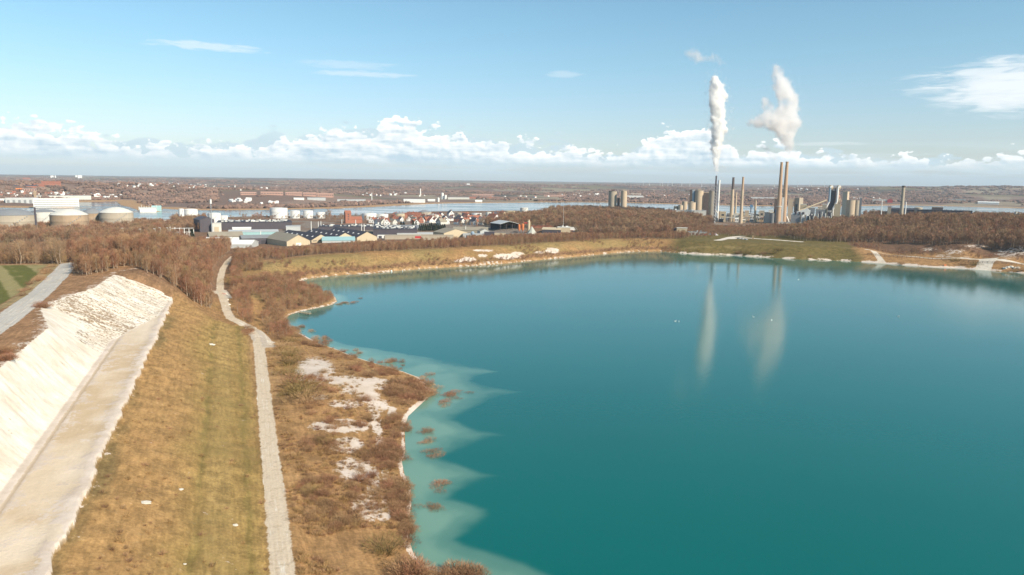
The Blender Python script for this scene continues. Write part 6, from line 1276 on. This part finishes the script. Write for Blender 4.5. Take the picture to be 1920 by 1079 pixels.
    for n, cx, cy, sx, sy, wt, words in CL:
        q = hit(cx + g.normal(size=n) * sx * .55, cy + g.normal(size=n) * sy * .55)
        for p in q:
            if p[1] < 1500 or sdist(p[0:1], p[1:2], FJORD)[0] < 12: continue
            k = int(g.choice(4, p=wt)); r = float(np.hypot(p[0], p[1])); s = g.uniform(.5, .95) * (1 if r < 3500 else 1.2)
            o = link('house', hs[k], None, p, g.uniform(0, 3.1)); o.scale = (s, s, s); tag(o, ('plain white', 'red roofed white', 'grey roofed white', 'red roofed brick')[k] + ' house ' + words, 'house', ('white', 'red roofed', 'grey roofed', 'brick')[k] + ' houses ' + words)
build_far_shore()

def build_near_things():
    # parked cars and trailers in the yards
    paint = ('white', 'grey', 'dark', 'red', 'blue', 'tin'); words = ('white', 'grey', 'black', 'red', 'blue', 'silver'); parts = {}
    for i in range(6):
        bd = MB().box(-2.2, 2.2, -.9, .9, .35, .95).add([(-1.3, -.8, .95), (1.4, -.8, .95), (1.4, .8, .95), (-1.3, .8, .95), (-.8, -.7, 1.5), (.9, -.7, 1.5), (.9, .7, 1.5), (-.8, .7, 1.5)], [(4, 5, 6, 7), (0, 1, 5, 4), (1, 2, 6, 5), (2, 3, 7, 6), (3, 0, 4, 7)]).mesh('body', paint[i]); parts[i] = bd
    gl = MB().box(-1.0, 1.1, -.78, .78, 1.02, 1.4).mesh('windows', 'glass'); wl = MB().bar((0, -.12, 0), (0, .12, 0), .34, 10).mesh('wheel', 'roofd')
    g = np.random.default_rng(77)
    for wx, wy, sx, sy, n, w_ in ((738, 420, 34, 2.2, 14, 'in the yard behind the dark flat-roofed works'), (895, 446, 22, 1.2, 8, 'in the scrap yard by the blue hopper'), (1075, 435, 22, 1.0, 9, 'in the timber yard'), (395, 447, 14, 1.6, 6, 'beside the white sheds'), (1330, 441, 20, 1.0, 5, 'near the low grey sheds by the embankment')):
        for p in hit(wx + g.uniform(-1, 1, n) * sx, wy + g.uniform(-1, 1, n) * sy):
            i = int(g.integers(6)); t = bpy.data.objects.new('parked_car', None); COL.objects.link(t); t.location = p; t.rotation_euler = (0, 0, g.uniform(0, 6.28)); tag(t, words[i] + ' parked car ' + w_, 'car', words[i] + ' cars ' + w_)
            link('body', parts[i], t); link('windows', gl, t)
            for x in (-1.35, 1.35):
                for y in (-.85, .85): link('wheel', wl, t, (x, y, .34))
    # chalk heap behind the end of the bench
    g = np.random.default_rng(4); p = G(333, 560, 17.0); z = H1(*p); b = bmesh.new(); bmesh.ops.create_cone(b, cap_ends=True, segments=28, radius1=8.0, radius2=.6, depth=6.4); bmesh.ops.subdivide_edges(b, edges=b.edges[:], cuts=3, use_grid_fill=True)
    for v_ in b.verts: n_ = float(fbm(np.array([v_.co.x * 1.0]), np.array([v_.co.y + v_.co.z]), 2.2, 5, 3)[0]); v_.co.x *= 1 + n_ * .25; v_.co.y *= 1 + n_ * .25; v_.co.z += n_ * .7
    me = bpy.data.meshes.new('chalk_heap'); b.to_mesh(me); b.free(); me.materials.append(M['chalk']); tag(link('chalk_heap', me, None, (p[0], p[1], 15.6)), 'conical white chalk heap at the far end of the sandy bench', 'chalk heap')
    # swans on the lake
    def swan():
        b = bmesh.new(); bmesh.ops.create_uvsphere(b, u_segments=12, v_segments=8, radius=1)
        for v_ in b.verts: x = v_.co.x; v_.co = Vector((x * .62, v_.co.y * .27 * (1 - .2 * x), .12 + v_.co.z * .2 + (.16 * x * x if x < 0 else 0)))
        me = bpy.data.meshes.new('body'); b.to_mesh(me); b.free(); me.materials.append(M['white']); n_ = MB(); P_ = [(.5, 0, .15), (.66, 0, .42), (.58, 0, .7), (.68, 0, .86)]
        for p, q in zip(P_, P_[1:]): n_.bar(p, q, .06, 6)
        n_.bar((.62, 0, .84), (.86, 0, .84), .07, 6); h = n_.mesh('neck', 'white'); return me, h, MB().bar((.86, 0, .84), (1.0, 0, .81), .035, 5).mesh('beak', 'orange')
    sw = swan(); wd = ('left one of a close pair', 'right one of a close pair', 'between the two steam reflections', 'just right of the broad steam reflection', 'alone far out on the right half of the lake', 'near the far embankment')
    for i, (x, y) in enumerate(((1266, 603), (1273, 604), (1413, 595), (1447, 601), (1684, 594), (1497, 525))):
        q = G(x, y, 0.0); t = bpy.data.objects.new('swan', None); COL.objects.link(t); t.location = (q[0], q[1], 0); t.rotation_euler = (0, 0, i * 1.3); tag(t, 'white swan floating on the lake, ' + wd[i], 'swan')
        for nm, m_ in zip(('body', 'neck', 'beak'), sw): link(nm, m_, t)
    # floating jetty on the far bank and bathing jetty in the cove
    sp = Spot(749, 782, 508, 511.8); p = sp.p; t = thing('moored_rafts', sp, 'cluster of white rafts and boards moored under the far grassy bank', 'raft'); w = sp.w
    for i in range(7): x = -w / 2 + w * i / 6.5; MB().box(x, x + w / 9, -1.5 - (i % 3), 1.5 - (i % 3), .05, .6).put('raft', 'white' if i % 2 else 'off', t)
    MB().box(-w * .35, -w * .3, -.5, .5, .6, 2.6).put('cabin', 'off', t); tag(link('buoy', MB().cyl(0, 0, [(.7, -.2), (.9, .5), (.5, 1.6)], 12).mesh('buoy', 'white'), None, hit([734], [510])[0]), 'small white marker on the bank left of the rafts', 'marker')
    p = hit([559], [589])[0]; p[2] = max(p[2], 0.0); t = bpy.data.objects.new('bathing_jetty', None); COL.objects.link(t); t.location = p; t.rotation_euler = (0, 0, -.5); tag(t, 'small wooden jetty with railings reaching into the cove', 'jetty'); MB().box(0, 11, -.6, .6, .7, .85).put('deck', 'timber', t)
    for i in range(5):
        for s_ in (-1, 1): MB().bar((1 + 2.3 * i, .55 * s_, -1.5), (1 + 2.3 * i, .55 * s_, 1.9), .07, 5).put('post', 'off', t)
    for s_ in (-1, 1): MB().bar((1, .55 * s_, 1.8), (10.2, .55 * s_, 1.8), .06, 5).put('rail', 'off', t)
    # rubble and concrete blocks on the track
    for i, (x, y, s) in enumerate(((418, 551, .8), (421, 552, 1.0), (424, 550.5, .7), (426, 553, .9), (427, 563, .9), (430, 572, 1.0), (428, 556, .6))):
        q = np.random.default_rng(i); b = bmesh.new(); bmesh.ops.create_icosphere(b, subdivisions=2, radius=s)
        for v_ in b.verts: v_.co *= q.uniform(.8, 1.15); v_.co.z *= .7
        me = bpy.data.meshes.new('boulder'); b.to_mesh(me); b.free(); me.materials.append(M['pink'] if i < 2 else M['chalk']); tag(link('boulder', me, None, hit([x], [y])[0]), 'boulder blocking the widening of the gravel track', 'boulder', 'boulders across the track')
    for i, (x, y, s) in enumerate(((395, 646.5, 1.3), (270, 943, 1.0), (338, 918, .5), (345, 1058, .3), (440, 985, .6))):
        q = np.random.default_rng(50 + i); b = bmesh.new(); bmesh.ops.create_icosphere(b, subdivisions=2, radius=s)
        for v_ in b.verts: v_.co *= q.uniform(.7, 1.15); v_.co.z *= .35; v_.co.x *= 1.7
        me = bpy.data.meshes.new('chalk_lump'); b.to_mesh(me); b.free(); me.materials.append(M['chalk']); tag(link('chalk_lump', me, None, hit([x], [y])[0]), 'white chalk lump lying on the grass slope, ' + ('the one near the crest', 'the largest in the lower half', 'just right of the largest lower one', 'the smallest near the bottom edge', 'closest to the gravel track')[i], 'rock')
    # field posts, beach boulders
    for i, (x, y) in enumerate(((1890, 502), (1896, 501), (1902, 503), (1884, 504), (1909, 503))):
        q = np.random.default_rng(70 + i); b = bmesh.new(); bmesh.ops.create_icosphere(b, subdivisions=2, radius=2.2)
        for v_ in b.verts: v_.co *= q.uniform(.75, 1.2); v_.co.z *= .6
        me = bpy.data.meshes.new('boulder'); b.to_mesh(me); b.free(); me.materials.append(M['chalk']); tag(link('boulder', me, None, hit([x], [y])[0]), 'white chalk boulder piled at the right end of the beach', 'boulder', 'boulders at the end of the beach')
    tag(link('barrier', MB().box(-1.2, 1.2, -.4, .4, 0, 1.6).mesh('barrier', 'orange'), None, hit([1772], [499])[0]), 'tiny orange marker on the reed strip by the right shore', 'marker')
    # dark post-and-rail fence behind the white shore road
    P = [hit([x], [y])[0] for x, y in ((1626, 478), (1700, 484), (1790, 489.5), (1860, 494.5), (1925, 499.5))]; t = bpy.data.objects.new('fence', None); COL.objects.link(t); tag(t, 'long dark fence running behind the white shore road', 'fence'); rl = MB(); po = MB()
    for a, c in zip(P, P[1:]):
        n_ = int(np.hypot(*(c - a)[:2]) / 4)
        for i in range(n_): q = a + (c - a) * i / n_; z = H1(q[0], q[1]); po.box(q[0] - .12, q[0] + .12, q[1] - .12, q[1] + .12, z - .5, z + 2.2)
        for i in range(n_):
            q0 = a + (c - a) * i / n_; q1 = a + (c - a) * (i + 1) / n_; z0, z1 = H1(q0[0], q0[1]), H1(q1[0], q1[1])
            for hh in (.7, 1.5, 2.1): rl.bar((q0[0], q0[1], z0 + hh), (q1[0], q1[1], z1 + hh), .1, 4)
    po.put('post', 'soot_shade', t); rl.put('rail', 'soot_shade', t)
build_near_things()
# ------------------------------------------------------------------ steam
def steam(name, label, keys, depth, dens, seed, puff=.55, col=(0.995, 0.993, 0.985), soft=7.0, fill=7, ease=1.0):
    """keys: (photo x, photo y, radius in photo pixels, thickness factor) along the plume's middle line"""
    g = np.random.default_rng(seed); k = depth / FPX; P = []
    for a, b in [ab for ch in (keys if isinstance(keys[0], list) else [keys]) for ab in zip(ch, ch[1:])]:
        L = math.hypot(a[0] - b[0], a[1] - b[1]); n = max(2, int(L / (.28 * (a[2] + b[2]) / 2 + .5)))
        for i in range(n):
            t = i / n; P.append([a[j] + (b[j] - a[j]) * t for j in range(3)])
    V = []; F = []; base = bmesh.new(); bmesh.ops.create_icosphere(base, subdivisions=2, radius=1); bv = np.array([v.co for v in base.verts]); bf = [[w.index for w in f.verts] for f in base.faces]; base.free()
    cs = []
    for x, y, r in P:
        r *= 1.3; cs.append((x, y, 0, r * .7))
        for _ in range(fill):
            a = g.uniform(0, 6.28); q = g.uniform(-1, 1); s = r * puff * g.uniform(.45, 1.0); R = max(0, r - s) * g.uniform(.75, 1.12); c = math.sqrt(1 - q * q); cs.append((x + R * c * math.cos(a), y + R * q * .8, R * c * math.sin(a), s))
    for x, y, dz, s in cs:
        d = raydir(x, y); c = CAMP + d * (depth + dz * k); o = len(V); s *= k
        V += [tuple(c + p * s * g.uniform(.92, 1.08)) for p in bv]; F += [tuple(o + i for i in f) for f in bf]
    me = bpy.data.meshes.new(name); me.from_pydata(V, [], F); o = link(name, me); tag(o, label, 'steam', kind='stuff')
    m = bpy.data.materials.new(name); m.use_nodes = True; t = NT(m.node_tree); t.n.clear(); out = t.add('ShaderNodeOutputMaterial'); pv = t.add('ShaderNodeVolumePrincipled')
    pos = t.add('ShaderNodeNewGeometry').outputs['Position']; n = t.noise(pos, .055, 4, .6); n2 = t.noise(pos, .13, 5, .65)
    at = t.add('ShaderNodeAttribute', attribute_name='density'); d0 = t.ramp(t.math('ADD', at.outputs['Fac'], t.math('MULTIPLY', t.math('SUBTRACT', n2, .5), 1.6)), .10, .85)
    pv.inputs['Density'].default_value = 1; pv.inputs['Density Attribute'].default_value = ''
    t.put(pv.inputs['Density'], t.math('MULTIPLY', t.math('MULTIPLY', d0, t.ramp(n, .36, .62, .15, 1.0)), dens)); pv.inputs['Color'].default_value = (*col, 1); pv.inputs['Anisotropy'].default_value = .25
    t.l.new(pv.outputs[0], out.inputs['Volume']); me.materials.append(m)
    ng = bpy.data.node_groups.new(name, 'GeometryNodeTree'); ng.interface.new_socket('Geometry', in_out='INPUT', socket_type='NodeSocketGeometry'); ng.interface.new_socket('Geometry', in_out='OUTPUT', socket_type='NodeSocketGeometry')
    N = ng.nodes; gi = N.new('NodeGroupInput'); go = N.new('NodeGroupOutput'); mv = N.new('GeometryNodeMeshToVolume'); mv.resolution_mode = 'VOXEL_SIZE'; mv.inputs['Voxel Size'].default_value = 1.7; mv.inputs['Interior Band Width'].default_value = soft; mv.inputs['Density'].default_value = 1.0
    sm = N.new('GeometryNodeSetMaterial'); sm.inputs['Material'].default_value = m; ng.links.new(gi.outputs[0], mv.inputs['Mesh']); ng.links.new(mv.outputs[0], sm.inputs[0]); ng.links.new(sm.outputs[0], go.inputs[0])
    rm = o.modifiers.new('union', 'REMESH'); rm.mode = 'VOXEL'; rm.voxel_size = 1.6
    o.modifiers.new('steam', 'NODES').node_group = ng
    return o
steam('steam_plume', 'tall dense white column of steam rising from the slim stacks', [(1345, 336, 1.4), (1343.5, 322, 5.5), (1343.5, 300, 9), (1344.5, 280, 11.5), (1344, 262, 13), (1346.5, 244, 16), (1347, 222, 14.5), (1346, 205, 15), (1345, 190, 16), (1347, 180, 17), (1344, 168, 16), (1341, 154, 11), (1342, 143, 6)], 1405, .6, 1, soft=7)
steam('steam_wisp', 'torn faint puff of steam drifting above the tall white column', [(1287, 97, 7), (1298, 101, 15), (1307, 108, 14), (1318, 112, 9), (1330, 109, 9), (1343, 109, 13), (1351, 116, 11), (1350, 122, 6)], 1405, .07, 2, soft=12)
steam('steam_plume', 'broad greyish steam cloud swelling above the tallest brown chimneys', [[(1476, 303, 2.6), (1477.5, 292, 5.5), (1480, 278, 10), (1479, 264, 16), (1474, 250, 22), (1472, 238, 26), (1476, 222, 25), (1477, 206, 22), (1478, 190, 20), (1473, 174, 21), (1465, 158, 19), (1460, 145, 15), (1457, 132, 12), (1456, 122, 8)], [(1404, 232, 8), (1420, 230, 14), (1440, 224, 22), (1462, 232, 22)], [(1434, 186, 9), (1438, 200, 13), (1446, 220, 18)]], 1440, .14, 3, soft=10, col=(.985, .975, .965))
steam('smoke_puff', 'small low grey puff of smoke just left of the twin chimney tops', [(1428, 272, 6), (1437, 279, 9), (1446, 290, 9), (1457, 299, 6)], 1460, 0.05, 6, soft=8, col=(.96, .95, .95))
steam('smoke_trail', 'thin bluish smoke trail above the very thin white stack', [(1652, 374, .9), (1651, 369, 1.6), (1648, 361, 2.2)], 1440, .12, 7, soft=3, fill=3)
# ------------------------------------------------------------------ air
def build_haze():
    mb = bmesh.new(); bmesh.ops.create_cube(mb, size=2)
    for v_ in mb.verts: v_.co = Vector((v_.co.x * 31500, v_.co.y * 31500, -11 + (v_.co.z + 1) / 2 * 471))
    me = bpy.data.meshes.new('haze'); mb.to_mesh(me); mb.free()
    m = bpy.data.materials.new('haze'); m.use_nodes = True; t = NT(m.node_tree); t.n.clear()
    o = t.add('ShaderNodeOutputMaterial'); v = t.add('ShaderNodeVolumePrincipled')
    v.inputs['Color'].default_value = (0.66, 0.84, 1.0, 1); v.inputs['Density'].default_value = 4.0e-5; v.inputs['Anisotropy'].default_value = 0.0
    t.l.new(v.outputs[0], o.inputs['Volume']); me.materials.append(m)
    tag(link('haze', me), kind='stuff')
build_haze()
